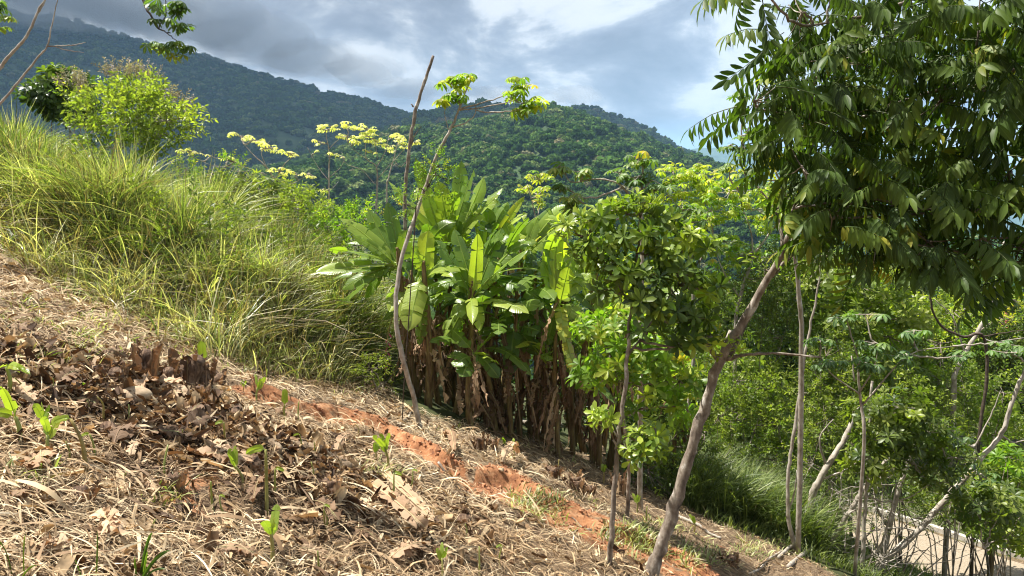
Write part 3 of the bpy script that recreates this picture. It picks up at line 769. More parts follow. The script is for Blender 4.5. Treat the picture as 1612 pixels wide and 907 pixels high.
def tussocks(mb, cx, cy, per, h, hv, spread, width, lean=(.25, .9), azb=None, rnd=None, droop=.35, azs=1.4, zoff=0, dry=.12):
    n = len(cx); k = rng.poisson(per, n).clip(3); I = np.repeat(np.arange(n), k); N = len(I)
    r = np.sqrt(rng.uniform(size=N))*np.asarray(spread)*np.ones(n)[I]; a = rng.uniform(0, 2*PI, N)
    x = cx[I]+r*np.cos(a); y = cy[I]+r*np.sin(a); z = gz(x, y)-.02+zoff
    az = np.where(rng.uniform(size=N) < .45, a, (azb if azb is not None else 0.)+rng.normal(size=N)*azs)
    hh = (np.asarray(h)*np.ones(n))[I]*rng.uniform(1-hv, 1+hv, N)
    tone = (rnd if rnd is not None else rng.uniform(.3, .9, n))[I]
    rr = np.where(rng.uniform(size=N) < dry, rng.uniform(0, .16, N), np.clip(tone+rng.normal(size=N)*.16, .2, 1))
    rr = np.where(rng.uniform(size=N) < dry*.4, 1., rr)
    blades(mb, np.column_stack([x, y, z]), hh, az, rng.uniform(lean[0], lean[1], N), width*rng.uniform(.6, 1.4, N), rr, droop=droop)

# tall grass bank on the left
mb = MB()
n = 7600; x = rng.uniform(-15, -1.5, n); y = yb(x)+.75+rng.uniform(size=n)**1.2*7.6
k = (np.abs(x/y) < .95) & (rng.uniform(size=n) < np.interp(y-yb(x), [0, 1, 8], [1, 1, .6])) & (x < -2.0); x, y = x[k], y[k]
hmod = np.clip(.6+.5*fbm(x, y, 1.3, 3, 70)+.75*fbm(x, y, .55, 2, 71), .05, 1.3)
edge = np.interp(y-yb(x), [0, .35, 1.2], [.8, .95, 1.])
right = np.interp(x, [-8.5, -6, -4.2, -2.5, -2.], [.66, .9, 1.0, .5, .3])
tussocks(mb, x, y, 25, (.86*hmod*right+.2)*edge, .55, .13, .0065, lean=(.08, 1.25), azb=-.4, rnd=np.clip(.55+.6*fbm(x, y, 1.2, 4, 75)+rng.normal(size=len(x))*.14, .2, 1), azs=2.4, dry=.2, droop=.36)
o = mb.build('tall_grass', M['grass'])
tag(o, 'tall yellow green grass bank combed downhill on the left', kind='stuff')
# leafy weeds scattered through the bank, and broken dead stems
mb = MB(); n = 3000; x = rng.uniform(-13, -2.0, n); y = yb(x)+.6+rng.uniform(size=n)*6; k = (fbm(x, y, 1.4, 3, 99) > -.05) & (np.abs(x/y) < .9); x, y = x[k], y[k]; n = len(x)
pos = np.column_stack([x, y, gz(x, y)+rng.uniform(.15, .95, n)*np.interp(x, [-8, -3], [.8, 1])])
for i, tp in enumerate(TPL['sprig']):
    q = rng.integers(0, 3, n) == i; mb.inst(tp, frames(rng.normal(size=(q.sum(), 3))*[.6, .6, .3]+[.2, -.2, .7], rdir(q.sum())), pos[q], rng.uniform(.14, .3, q.sum()), rng.uniform(.1, .9, q.sum()))
o = mb.build('bank_weeds', M['mid'])
tag(o, 'leafy weeds growing up through the tall grass bank', kind='stuff')
mb = MB(); n = 2600; x = rng.uniform(-11, -2.2, n); y = yb(x)+.5+rng.uniform(size=n)**1.5*3
blades(mb, np.column_stack([x, y, gz(x, y)]), rng.uniform(.35, 1.1, n), rng.uniform(0, 6.28, n), rng.uniform(.05, 1.6, n), rng.uniform(.003, .009, n), rng.uniform(0, .155, n), droop=.4)
o = mb.build('dead_stems', M['grass'])
tag(o, 'dead straw coloured stems standing in the grass bank', kind='stuff')
# lower fringe, seed stems and dry thatch under the bank
mb = MB()
n = 900; x = rng.uniform(-11, -2.2, n); y = yb(x)+.35+rng.normal(size=n)*.35
tussocks(mb, x, y, 16, rng.gamma(4, .09, n).clip(.12, .9), .5, .16, .0055, lean=(.2, 1.5), azb=-1.2, azs=3, rnd=rng.uniform(.2, .8, n), dry=.6)
o = mb.build('dry_thatch', M['grass'])
tag(o, 'ragged half dry grass fringe at the foot of the grass bank', kind='stuff')
# grass in the dip on the lower right
mb = MB()
c = P(rng.uniform(1070, 1290, 900), np.full(900, 800), rng.uniform(10.4, 15.5, 900)); x, y = c[:, 0], c[:, 1]
k = y > yb(x)+.3; x, y = x[k], y[k]
tussocks(mb, x, y, 30, .75, .5, .2, .007, lean=(.25, 1.0), azb=PI*.2, rnd=rng.uniform(.35, .95, len(x)), azs=2, dry=.06)
n = 1300; x = rng.uniform(5.5, 17, n); y = rng.uniform(12, 26, n); rd, _ = polydist(x, y, _rdp); k = (rd > 1.6) & (rng.uniform(size=n) < .7)
x = np.concatenate([x[k], rng.uniform(2.6, 8, 500)]); y = np.concatenate([y[k], rng.uniform(9.6, 13, 500)]); q_ = y > yb(x)+.1; x, y = x[q_], y[q_]; k = x > -99
tussocks(mb, x[k], y[k], 18, .2, .5, .25, .006, rnd=rng.uniform(.5, 1, k.sum()), dry=.1)
o = mb.build('verge_grass', M['grassdark'])
tag(o, 'dark green grass clump filling the dip beside the gravel road', kind='stuff')
# green weeds creeping through the litter
mb = MB()
x0 = []; 
for (px, py, r_, k) in [(1000, 845, 40, 70), (870, 800, 30, 30), (830, 790, 18, 16), (1100, 880, 30, 24), (600, 745, 24, 14), (470, 560, 50, 60), (380, 540, 40, 34), (140, 510, 50, 30), (60, 560, 40, 20), (200, 540, 60, 24), (40, 760, 20, 5), (560, 600, 30, 30), (1180, 865, 30, 26), (270, 785, 20, 5), (830, 690, 60, 14), (20, 490, 30, 16), (320, 560, 40, 22)]:
    g_ = G(px+rng.normal(size=k)*r_, py+rng.normal(size=k)*r_*.35); x0.append(g_)
x0 = np.vstack(x0)
tussocks(mb, x0[:, 0], x0[:, 1], 12, .1, .6, .09, .005, lean=(.3, 1.2), rnd=rng.uniform(.3, .9, len(x0)), dry=.2)
o = mb.build('weeds', M['grass'])
tag(o, 'small green weeds and grass tufts coming through the litter', kind='stuff')
# ================================================================ BANANA CLUMP
def banana_mat(name, stops, trans, tcol, rough, vein=38):
    m, nt, nd, lk, col, bs, mu = leaf_mat(name, stops, trans=trans, tcol=tcol, rough=rough, rib=.09, noise=2.5, ribcol=(.42, .5, .2), mottle=.25)
    au = nd.new('ShaderNodeAttribute'); au.attribute_name = 'lu'
    aw = nd.new('ShaderNodeAttribute'); aw.attribute_name = 'lw'; ab = nd.new('ShaderNodeMath'); ab.operation = 'ABSOLUTE'; lk.new(aw.outputs['Fac'], ab.inputs[0])
    s1 = nd.new('ShaderNodeMath'); s1.operation = 'MULTIPLY_ADD'; s1.inputs[1].default_value = -.055; lk.new(ab.outputs[0], s1.inputs[0]); lk.new(au.outputs['Fac'], s1.inputs[2])
    cm = nd.new('ShaderNodeCombineXYZ'); lk.new(s1.outputs[0], cm.inputs[0])
    ns = nd.new('ShaderNodeTexNoise'); ns.inputs['Scale'].default_value = vein; ns.inputs['Detail'].default_value = 2; lk.new(cm.outputs[0], ns.inputs['Vector'])
    bp = nd.new('ShaderNodeBump'); bp.inputs['Strength'].default_value = .45; bp.inputs['Distance'].default_value = .012
    lk.new(ns.outputs[0], bp.inputs['Height']); lk.new(bp.outputs[0], bs.inputs['Normal'])
    return m
M['ban'] = banana_mat('banana_leaf', [(0, (.035, .08, .018)), (.3, (.07, .135, .028)), (.65, (.17, .25, .04)), (.93, (.33, .4, .07)), (1, (.5, .4, .04))], .46, (1.7, 1.9, .45), .3)
M['bandry'] = banana_mat('dead_banana_leaf', [(0, (.055, .03, .017)), (.4, (.16, .095, .05)), (.75, (.33, .21, .12)), (1, (.52, .38, .24))], .2, (1.2, .8, .5), .75, 60)

def big_leaf(mb, p0, p1, width, lift=.25, nh=(0, -.3, 1), rnd=.5, tears=4, fold=.25, n=26, petiole=.16, crumple=0., sag=0., wid2=None):
    "a long blade from p0 to p1: midrib, two torn halves with side veins"
    p0 = np.array(p0, float); p1 = np.array(p1, float); width *= .76; L = np.linalg.norm(p1-p0)
    c1 = p0+(p1-p0)*.45+np.array([0, 0, 1.])*lift*L+rng.normal(size=3)*.03*L; 
    t = np.linspace(0, 1, n)[:, None]; c = (1-t)**2*p0+2*t*(1-t)*c1+t*t*p1
    if sag: c[:, 2] -= sag*L*t[:, 0]**3
    c += rng.normal(size=3)*.0
    tg = np.gradient(c, axis=0); tg /= np.linalg.norm(tg, axis=1, keepdims=True)
    nh = np.tile(np.array(nh, float), (n, 1)); nn = nh-(nh*tg).sum(1, keepdims=True)*tg; nn /= np.linalg.norm(nn, axis=1, keepdims=True)+1e-9
    tw = rng.normal()*.35*t; s = np.cross(tg, nn); s, nn = s*np.cos(tw)+nn*np.sin(tw), nn*np.cos(tw)-s*np.sin(tw)
    tt = t[:, 0]; q = np.clip((tt-petiole)/(1-petiole), 0, 1)
    w = width/2*np.clip(q/.1, 0, 1)**.6*np.clip((1-q)/.22, 0, 1)**.65*(1-.15*q)
    w = np.where(tt < petiole, .0, w)
    tube(mb, c[::5] if n > 20 else c[::3], np.linspace(.016, .004, len(c[::5] if n > 20 else c[::3]))*min(1, L), 4, 2, rnd=min(rnd+.2, .9), closed_end=False)
    for sg in (-1, 1):
        cut = np.sort(rng.choice(np.arange(6, n-2), size=min(tears, n-9), replace=False)) if tears else np.array([], int)
        cut = np.concatenate([[0], cut, [n-1]])
        for a, b in zip(cut[:-1], cut[1:]):
            if b <= a: continue
            i = np.arange(a, b+1); k = len(i); th = fold+rng.normal()*.12+(.0 if not tears else rng.uniform(-.6, .25))
            # a torn strip narrows a little towards the edge, so that daylight shows in the tear
            cc = c[i]; mid = cc.mean(0); sh = .10 if tears else 0
            rows = []
            for f_, dr in ((.02, 0), (.5, .0), (1., -.18)):
                up = math.sin(th)*f_+dr*f_*f_
                e = cc+s[i]*sg*(w[i]*f_)[:, None]*math.cos(th)+nn[i]*(w[i]*up)[:, None]+(mid-cc)*sh*f_+tg[i]*(w[i]*f_*.22)[:, None]
                if crumple: e = e+rng.normal(size=e.shape)*crumple*width*f_
                rows.append(e)
            v = np.vstack(rows); idx = np.arange(3*k).reshape(3, k)
            fc = np.stack([idx[:-1, :-1], idx[1:, :-1], idx[1:, 1:], idx[:-1, 1:]], -1).reshape(-1, 4)
            mb.add(v, fc.ravel(), np.full(len(fc), 4), rnd+rng.normal()*.02, np.tile(tt[i]*L, 3), np.repeat([.0, .5*sg, 1.*sg], k))

def part_mesh(name, fn, mat, parent):
    mb = MB(); fn(mb); return mb.build(name, mat, parent)

def banana_plant(label, base, crown, leaves, nrand=0, dead=4, r=None, rnd=.5, group='banana plants of the dense clump', spread=1.1, name='banana_plant', lean_up=.5, lw=.33, cat='banana plant'):
    "leaves: (px, py, depth offset, width, lift, tone[, tears])"
    base = np.array(base, float); base[2] = gz(base[0], base[1])-.03; crown = np.array(crown, float)
    root = thing(name, base, label, cat, group)
    r = r or U(.032, .062)
    H = crown-base; mid = base+H*.5+rng.normal(size=3)*[.05, .05, 0]
    part_mesh('pseudostem', lambda mb: tube(mb, [base, mid, crown, crown+H/np.linalg.norm(H)*.2], [r, r*.85, r*.55, r*.3], 9, 6, wob=.004, knob=.04), M['stem'], root)
    for q in leaves:
        px, py, dd, wd, lift, tone = q[:6]; tears = (q[6] if len(q) > 6 else 4)+2; tone = min(.95, tone*.85+.17+(.12 if px < 600 else 0))
        tip = P(px, py, crown[1]+dd); st = crown+rng.normal(size=3)*.02-[0, 0, rng.uniform(0, .12)]
        nh = (rng.normal()*.15, -.55+rng.normal()*.2, .9) if lift >= 0 else (rng.normal()*.2, -1, .25)
        part_mesh('leaf', lambda mb: big_leaf(mb, st, tip, wd, abs(lift), nh, tone, tears), M['ban'], root)
    for i in range(nrand):
        a = i*2.4+rng.uniform(-.4, .4); e = rng.uniform(-.1, 1.25); Ll = rng.uniform(.8, 1.35)*spread
        tip = crown+np.array([math.cos(a)*math.cos(e), math.sin(a)*math.cos(e), math.sin(e)])*Ll-[0, 0, .25*math.cos(e)]
        part_mesh('leaf', lambda mb: big_leaf(mb, crown-[0, 0, rng.uniform(0, .15)], tip, lw*rng.uniform(.75, 1.1), rng.uniform(.12, .35), (rng.normal()*.3, -.4, .9), np.clip(rnd+rng.normal()*.18, .05, .93), int(rng.integers(2, 9)), sag=.1), M['ban'], root)
    for i in range(dead):
        f = rng.uniform(.3, 1.0); st = base+H*f; a = rng.uniform(0, 2*PI); rr = rng.uniform(.08, .42); Ld = rng.uniform(.35, 1.1)*min(1, H[2]/1.6)
        tip = st+[math.cos(a)*rr, math.sin(a)*rr-.05, -Ld]
        if tip[2] < gz(tip[0], tip[1])+.03: tip[2] = gz(tip[0], tip[1])+.03
        part_mesh('dead_leaf', lambda mb: big_leaf(mb, st, tip, rng.uniform(.04, .15), rng.uniform(.05, .55), (math.cos(a), math.sin(a)-.6, .1), rng.uniform(.1, .95), 8, rng.uniform(.2, .9), 20, .1, crumple=.16), M['bandry'], root)
    return root

def C(px, py, D): return P(px, py, D)
def B(px, py): return G(px, py)
def base_at(px, D):
    x = (px-806)/F*D; return np.array([x, D, gz(x, D)])
BP = banana_plant
BP('banana plant leaning left with leaves fanned over the grass bank, at the clump edge', base_at(655, 10.4), C(628, 412, 10.1),
   [(535, 344, .1, .3, .12, .55, 3), (515, 393, -.2, .28, .1, .45, 1), (494, 430, -.3, .36, .16, .6, 2), (538, 456, -.1, .3, .1, .35, 3), (526, 488, .1, .26, .14, .3, 4), (580, 330, .3, .3, .03, .25, 1), (609, 318, .1, .28, .02, .25, 1), (556, 372, -.2, .22, .2, .5, 5), (640, 362, 0, .3, .1, .55, 2), (575, 470, .2, .26, .15, .3, 5), (548, 410, .4, .26, .15, .4, 5)], 0, 5, rnd=.5)
BP('banana plant with two bright drooping leaves facing the front left of the clump', base_at(672, 10.), C(668, 434, 9.8),
   [(643, 522, -.4, .42, -.22, .85, 4), (628, 500, -.1, .3, -.25, .8, 5), (674, 362, 0, .34, .05, .88, 1), (648, 388, -.1, .26, .12, .6, 5), (660, 545, 0, .28, -.15, .4, 8), (700, 410, 0, .3, .2, .5, 3)], 0, 7)
BP('middle banana plant with dark upright blades and a leaf reaching right', base_at(738, 10.1), C(744, 462, 9.9),
   [(790, 358, .1, .42, .06, .32, 1), (833, 392, -.3, .32, .1, .5, 2), (686, 378, 0, .33, .1, .35, 3), (833, 494, -.5, .3, .24, .85, 1), (699, 532, -.4, .36, -.3, .62, 4), (756, 522, -.4, .24, -.25, .82, 7), (740, 545, .1, .34, -.12, .3, 3), (752, 366, -.2, .26, .02, .88, 3), (715, 360, .3, .3, .04, .4, 1), (700, 545, 0, .25, -.2, .5, 6)], 0, 7)
BP('short young banana plant low in the front middle of the clump', base_at(741, 9.75), C(743, 556, 9.65),
   [(715, 578, -.25, .3, .22, .42, 1), (728, 594, -.3, .32, .25, .3, 1), (786, 574, -.25, .26, .25, .8, 2), (786, 596, -.1, .28, .2, .25, 1), (788, 508, 0, .28, .08, .45, 3), (703, 560, .1, .25, .2, .45, 2), (713, 520, .1, .25, .1, .5, 2)], 0, 3, r=.04)
BP('banana plant with dark leaves hanging right of the short young one', base_at(805, 10.2), C(812, 510, 10.1),
   [(803, 592, -.2, .34, -.2, .22, 2), (850, 522, -.2, .3, .2, .22, 6), (820, 560, .1, .3, -.2, .25, 3), (770, 500, .1, .28, .2, .3, 2), (838, 455, .1, .3, .1, .3, 2), (846, 560, .2, .3, -.2, .3, 4)], 0, 8)
BP('tallest banana plant, its yellow green blades fanned at the top of the clump', base_at(716, 11.2), C(705, 392, 11.),
   [(654, 248, 0, .3, .03, .6, 2), (726, 253, .2, .34, .03, .45, 3), (746, 268, 0, .36, .05, .4, 3), (762, 278, .3, .34, .07, .62, 4), (786, 306, -.1, .38, .1, .75, 5), (612, 286, .3, .26, .08, .6, 11), (690, 285, -.2, .42, .03, .8, 8), (672, 300, .1, .4, .02, .72, 6), (640, 330, -.1, .3, .08, .7, 5), (791, 296, .4, .3, .1, .5, 5), (716, 300, -.3, .36, .03, .6, 5)], 0, 5)
BP('banana plant behind the tallest one with upright leaves in the centre top', base_at(765, 11.4), C(762, 402, 11.3),
   [(770, 326, 0, .36, .03, .5, 3), (800, 318, .1, .3, .05, .45, 4), (826, 309, -.2, .2, .03, .95, 2), (740, 330, -.3, .34, .04, .7, 4), (812, 345, -.2, .28, .1, .7, 7), (780, 350, -.4, .36, .02, .35, 1)], 1, 6, rnd=.6)
BP('banana plant whose two long leaves reach up and right over the clump', base_at(835, 11.), C(820, 408, 10.9),
   [(893, 322, 0, .36, .1, .68, 3), (868, 327, .2, .3, .06, .3, 2), (845, 345, 0, .3, .03, .6, 3), (905, 345, -.2, .3, .16, .7, 5), (795, 350, 0, .28, .03, .55, 5), (850, 372, -.4, .28, .15, .95, 6)], 1, 8, rnd=.6)
BP('banana plant on the right with two bright strap leaves hanging down', base_at(880, 10.1), C(878, 472, 9.9),
   [(880, 353, .1, .26, .02, .86, 2), (913, 378, 0, .28, .08, .6, 4), (888, 538, -.4, .24, -.3, .92, 7), (908, 608, -.4, .22, -.28, .9, 12), (861, 370, .2, .3, .04, .35, 3), (935, 520, -.2, .28, .25, .7, 5), (855, 410, .1, .3, .1, .55, 3), (862, 545, .1, .26, -.2, .3, 5), (930, 430, .1, .28, .15, .75, 4), (895, 420, -.3, .28, .02, .8, 3)], 0, 8)
BP('banana plant at the right end with pale leaves behind the dark leaved tree', base_at(935, 10.6), C(932, 478, 10.4),
   [(928, 385, 0, .3, .03, .8, 3), (960, 400, .1, .3, .08, .7, 4), (985, 450, .1, .28, .15, .8, 5), (975, 520, -.2, .26, .2, .85, 6), (900, 400, .1, .26, .05, .7, 4), (950, 600, -.2, .22, -.2, .6, 6), (905, 530, .1, .26, .2, .6, 4)], 0, 7)
BP('small banana plant under the fork of the leaning tree', base_at(1062, 10.8), C(1062, 590, 10.6),
   [(1035, 520, .2, .3, .06, .4, 2), (1098, 582, -.2, .3, .2, .8, 8), (1060, 690, -.2, .26, -.25, .6, 3), (1020, 560, .1, .28, .15, .75, 3), (1075, 660, -.1, .24, -.2, .45, 3), (1078, 530, .3, .25, .05, .55, 3)], 0, 4, r=.04, group='banana plants apart from the clump')
# fill: the plants behind these, of which the photo shows only stems and stray leaves
back = [(655, 10.7, 490, .4), (730, 11.3, 450, .35), (775, 10.2, 530, .3), (800, 10.9, 460, .4), (865, 10.4, 565, .4), (925, 11.4, 460, .6), (945, 10.5, 540, .6), (680, 11.4, 430, .4), (640, 11.1, 425, .4), (690, 10.6, 440, .35), (705, 11.8, 380, .55), (745, 10.8, 420, .3), (785, 10.5, 440, .35), (790, 11.9, 375, .6), (822, 10.6, 450, .35), (850, 10.5, 448, .4), (862, 11.6, 400, .55), (905, 10.7, 450, .6), (905, 11.8, 415, .6), (960, 11.0, 480, .65), (768, 10.3, 480, .3), (715, 10.2, 478, .35)]
for px, D, cpy, tone in back:
    BP('rear banana plant added to block light between the stems of the clump', base_at(px+U(-5, 5), D), C(px+U(-42, 42), cpy+U(-15, 25), D-.1), [], int(rng.integers(6, 9)), 11, rnd=tone+.2, spread=.95, lw=.3)
for px, D, cpy, tone in [(640, 12.4, 520, .3), (700, 12.8, 500, .3), (750, 12.6, 520, .3), (800, 12.8, 500, .35), (850, 12.5, 520, .35), (900, 12.6, 530, .4), (950, 12.3, 550, .4)]:  # rear plants added as a dark backing where light leaked through the stems
    BP('rear banana plant added to block light between the stems of the clump', base_at(px, D), C(px+U(-20, 20), cpy, D), [], 9, 8, rnd=tone, spread=.95, lw=.34)
# pink hanging flower of the clump's left edge
fr = thing('heliconia_flower', P(607, 598, 9.9), 'pink flower spike hanging at the left edge of the banana clump', 'flower')
M['pink'] = LM('pink_bract', [(0, (.45, .04, .2)), (1, (.7, .1, .35))], trans=.25)
part_mesh('stalk', lambda mb: tube(mb, [P(618, 500, 9.95), P(611, 525, 9.9), P(607, 565, 9.9), P(606, 598, 9.9)], [.008, .006, .005, .004], 5, 3), M['shoot'], fr)
def bract(mb):
    for i in range(9):
        t = i/8; c_ = P(612-4*t, 525+60*t, 9.9); mb.inst(LF_NARROW, frames(np.array([[(-1)**i*.6, -.2, -.8]]), np.array([[0, -1, .2]])), c_[None], np.array([.085*(1-.3*t)]), np.array([t]))
part_mesh('bracts', bract, M['pink'], fr)
M['saplingleaf'] = LM('leaf_sapling', [(0, TW), (.02, (.045, .085, .018)), (.45, (.10, .16, .028)), (.75, (.2, .28, .04)), (1, (.36, .42, .06))], trans=.4, rough=.38, spec=.45)
# ================================================================ TREES AND SHRUBS
def pts3(spec): return np.array([P(a[0], a[1], a[2]) if len(a) > 2 else a for a in spec])

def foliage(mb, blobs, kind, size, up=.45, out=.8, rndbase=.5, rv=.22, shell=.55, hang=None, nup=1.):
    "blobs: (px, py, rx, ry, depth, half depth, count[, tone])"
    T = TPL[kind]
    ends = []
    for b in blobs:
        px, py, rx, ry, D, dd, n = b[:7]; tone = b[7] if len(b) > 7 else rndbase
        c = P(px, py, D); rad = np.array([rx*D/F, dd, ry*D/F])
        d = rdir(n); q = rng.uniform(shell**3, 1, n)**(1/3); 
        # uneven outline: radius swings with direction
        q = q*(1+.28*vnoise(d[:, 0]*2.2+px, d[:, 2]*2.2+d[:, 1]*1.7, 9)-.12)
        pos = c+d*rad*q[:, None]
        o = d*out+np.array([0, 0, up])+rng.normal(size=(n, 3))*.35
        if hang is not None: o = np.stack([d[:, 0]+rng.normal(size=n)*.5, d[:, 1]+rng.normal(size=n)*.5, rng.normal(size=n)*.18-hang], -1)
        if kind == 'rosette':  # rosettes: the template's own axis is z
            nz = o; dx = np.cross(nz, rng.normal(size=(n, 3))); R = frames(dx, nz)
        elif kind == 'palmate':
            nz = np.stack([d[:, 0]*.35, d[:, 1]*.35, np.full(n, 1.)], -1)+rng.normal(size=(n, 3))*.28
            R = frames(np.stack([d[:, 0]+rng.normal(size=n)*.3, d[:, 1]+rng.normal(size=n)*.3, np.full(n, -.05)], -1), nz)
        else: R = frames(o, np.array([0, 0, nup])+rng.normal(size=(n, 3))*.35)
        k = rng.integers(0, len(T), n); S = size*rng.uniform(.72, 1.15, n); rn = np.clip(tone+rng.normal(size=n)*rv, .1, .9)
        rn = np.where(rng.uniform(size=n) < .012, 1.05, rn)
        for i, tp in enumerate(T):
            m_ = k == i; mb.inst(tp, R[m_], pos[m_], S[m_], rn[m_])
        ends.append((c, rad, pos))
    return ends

def tree(name, label, cat, leaf, mat, bark, size, trunk, limbs=(), blobs=(), group=None, base=None, twigs=10, twr=.006, auto=True, sides=9, trunkname='trunk', crownname='crown', knob=.05, up=.45, hang=None, rndbase=.5, extra=None, wob=.006, rv=.22, rk=1.):
    """trunk / limbs: lists of (px, py, depth, radius); the trunk starts at the ground; blobs fill the crown."""
    tp = np.array([P(a[0], a[1], a[2]) for a in trunk]); tr = [a[3]*rk for a in trunk]
    if base is not None:
        b = np.array(base, float)
        if len(b) == 2: b = np.array([b[0], b[1], gz(b[0], b[1])])
        tp = np.vstack([b[None], tp]); tr = [tr[0]*1.15]+tr
    else:
        tp[0, 2] = gz(tp[0, 0], tp[0, 1])
    tp[0, 2] -= .05
    root = thing(name, tp[0]+[0, 0, .05], label, cat, group)
    mb = MB(); cs = [tube(mb, tp, tr, sides, 6, wob=wob, knob=knob)]
    # flare at the foot
    mb.build(trunkname, M[bark], root)
    skel = [cs[0]]
    for lb in limbs:
        lp = np.array([P(a[0], a[1], a[2]) for a in lb]); mb = MB()
        c = tube(mb, lp, [a[3]*rk for a in lb], max(5, sides-2), 5, wob=wob*.8, knob=knob); mb.build('limb', M[bark], root); skel.append(c)
    if blobs:
        mb = MB(); ends = foliage(mb, blobs, leaf, size, rndbase=rndbase, up=up, hang=hang, rv=rv)
        crown = mb.build(crownname, M[mat], root)
        if auto:
            sk = np.vstack(skel); mb = MB(); sk0 = sk
            for c, rad, pos in ends:
                cand = sk0[(sk0[:, 2] < c[2]+rad[2]*.3)] if (sk0[:, 2] < c[2]+rad[2]*.3).any() else sk0
                j = np.argmin(np.linalg.norm(cand-c, axis=1)+.0*cand[:, 2]); s0 = cand[j]; L = np.linalg.norm(c-s0)
                r0 = twr*2.6
                if L > .001:
                    mid = s0+(c-s0)*.5+np.array([0, 0, -.08*L])+rng.normal(size=3)*.07*L
                    tube(mb, [s0, mid, c], [r0*1.1, r0, r0*.7], 5, 5, wob=.008)
                for p_ in pos[rng.choice(len(pos), min(twigs, len(pos)), replace=False)]:
                    e = p_-c; tube(mb, [c-e*.05, c+e*.5+[0, 0, -.05*np.linalg.norm(e)], p_], [r0*.6, r0*.4, r0*.2], 4, 3)
            if mb.n: mb.build('branches', M[bark], root)
    if extra: extra(root)
    return root

# ---- the leaning, forked tree in the right foreground, and the dark canopy it carries into the picture
bl = G(1022, 903)
CAN = []
r0 = np.random.default_rng(5)
# canopy blobs in picture coordinates, upper ones extend it out of view to block sun: (px, py, rx, ry, D, dd, n)
for (px, py, rx, ry, D, dd, n) in [
    (1262, 20, 50, 50, 5.0, .45, 15), (1180, -22, 22, 22, 4.6, .15, 4), (1290, 95, 62, 56, 5.2, .5, 22), (1165, 160, 50, 32, 5.0, .25, 9), (1225, 175, 50, 50, 5.1, .35, 14),
    (1240, 262, 40, 50, 5.0, .35, 10), (1290, 190, 70, 70, 5.4, .6, 26), (1350, 60, 90, 90, 5.4, .7, 46), (1440, 30, 90, 80, 5.2, .7, 44), (1540, 30, 90, 80, 5.0, .7, 38),
    (1385, 180, 90, 80, 5.4, .7, 44), (1480, 160, 90, 90, 5.3, .7, 46), (1580, 140, 80, 90, 5.0, .7, 40), (1350, 295, 60, 65, 5.3, .5, 26), (1310, 345, 30, 45, 5.1, .3, 11), (1225, 330, 10, 30, 5.1, .1, 3),
    (1410, 300, 80, 80, 5.3, .6, 42), (1500, 280, 80, 80, 5.2, .6, 42), (1590, 270, 70, 80, 5.0, .6, 36), (1380, 375, 60, 45, 5.2, .4, 18), (1460, 380, 60, 50, 5.1, .4, 20), (1545, 375, 60, 50, 5.0, .4, 22), (1605, 390, 50, 60, 4.9, .4, 18),
    (1360, -120, 130, 90, 5.4, .9, 60), (1520, -120, 150, 90, 5.2, .9, 64), (1660, 0, 100, 120, 5., .8, 50), (1680, 220, 90, 120, 4.9, .8, 44), (1420, -240, 160, 80, 5.4, 1., 50), (1600, -240, 150, 80, 5.2, 1., 50), (1260, -90, 60, 60, 5.2, .5, 20)]:
    CAN.append((px+(22 if px < 1250 else 0), py, rx*.92, ry*.95, D, dd, int(n*(1.0 if py > -80 else .4)), .5))
tree('hanging_canopy_tree', 'tree standing off to the right whose dark drooping leaflets fill the upper right', 'tree', 'pinnate', 'canopy', 'bark', .34,
     [(2080, 500, 4.9, .13), (1960, 260, 5.0, .11), (1840, 60, 5.1, .09), (1760, -120, 5.2, .06), (1700, -300, 5.2, .03)],
     [[(1900, 160, 5.05, .06), (1740, 130, 5.1, .04), (1600, 110, 5.1, .028), (1450, 150, 5.3, .018), (1330, 190, 5.3, .01), (1240, 180, 5.2, .005)],
      [(1840, 60, 5.1, .05), (1680, -20, 5.2, .035), (1500, -20, 5.2, .024), (1380, 20, 5.3, .016), (1280, 40, 5.1, .008)],
      [(1960, 260, 5., .05), (1780, 310, 5., .03), (1600, 330, 5., .02), (1450, 330, 5.2, .013), (1330, 300, 5.3, .007)],
      [(1760, -120, 5.2, .04), (1600, -200, 5.2, .025), (1400, -200, 5.3, .012)]],
     CAN, base=(5.75, 4.8), twigs=5, twr=.0036, hang=.12, sides=12, knob=.07, rv=.3, rk=.8)
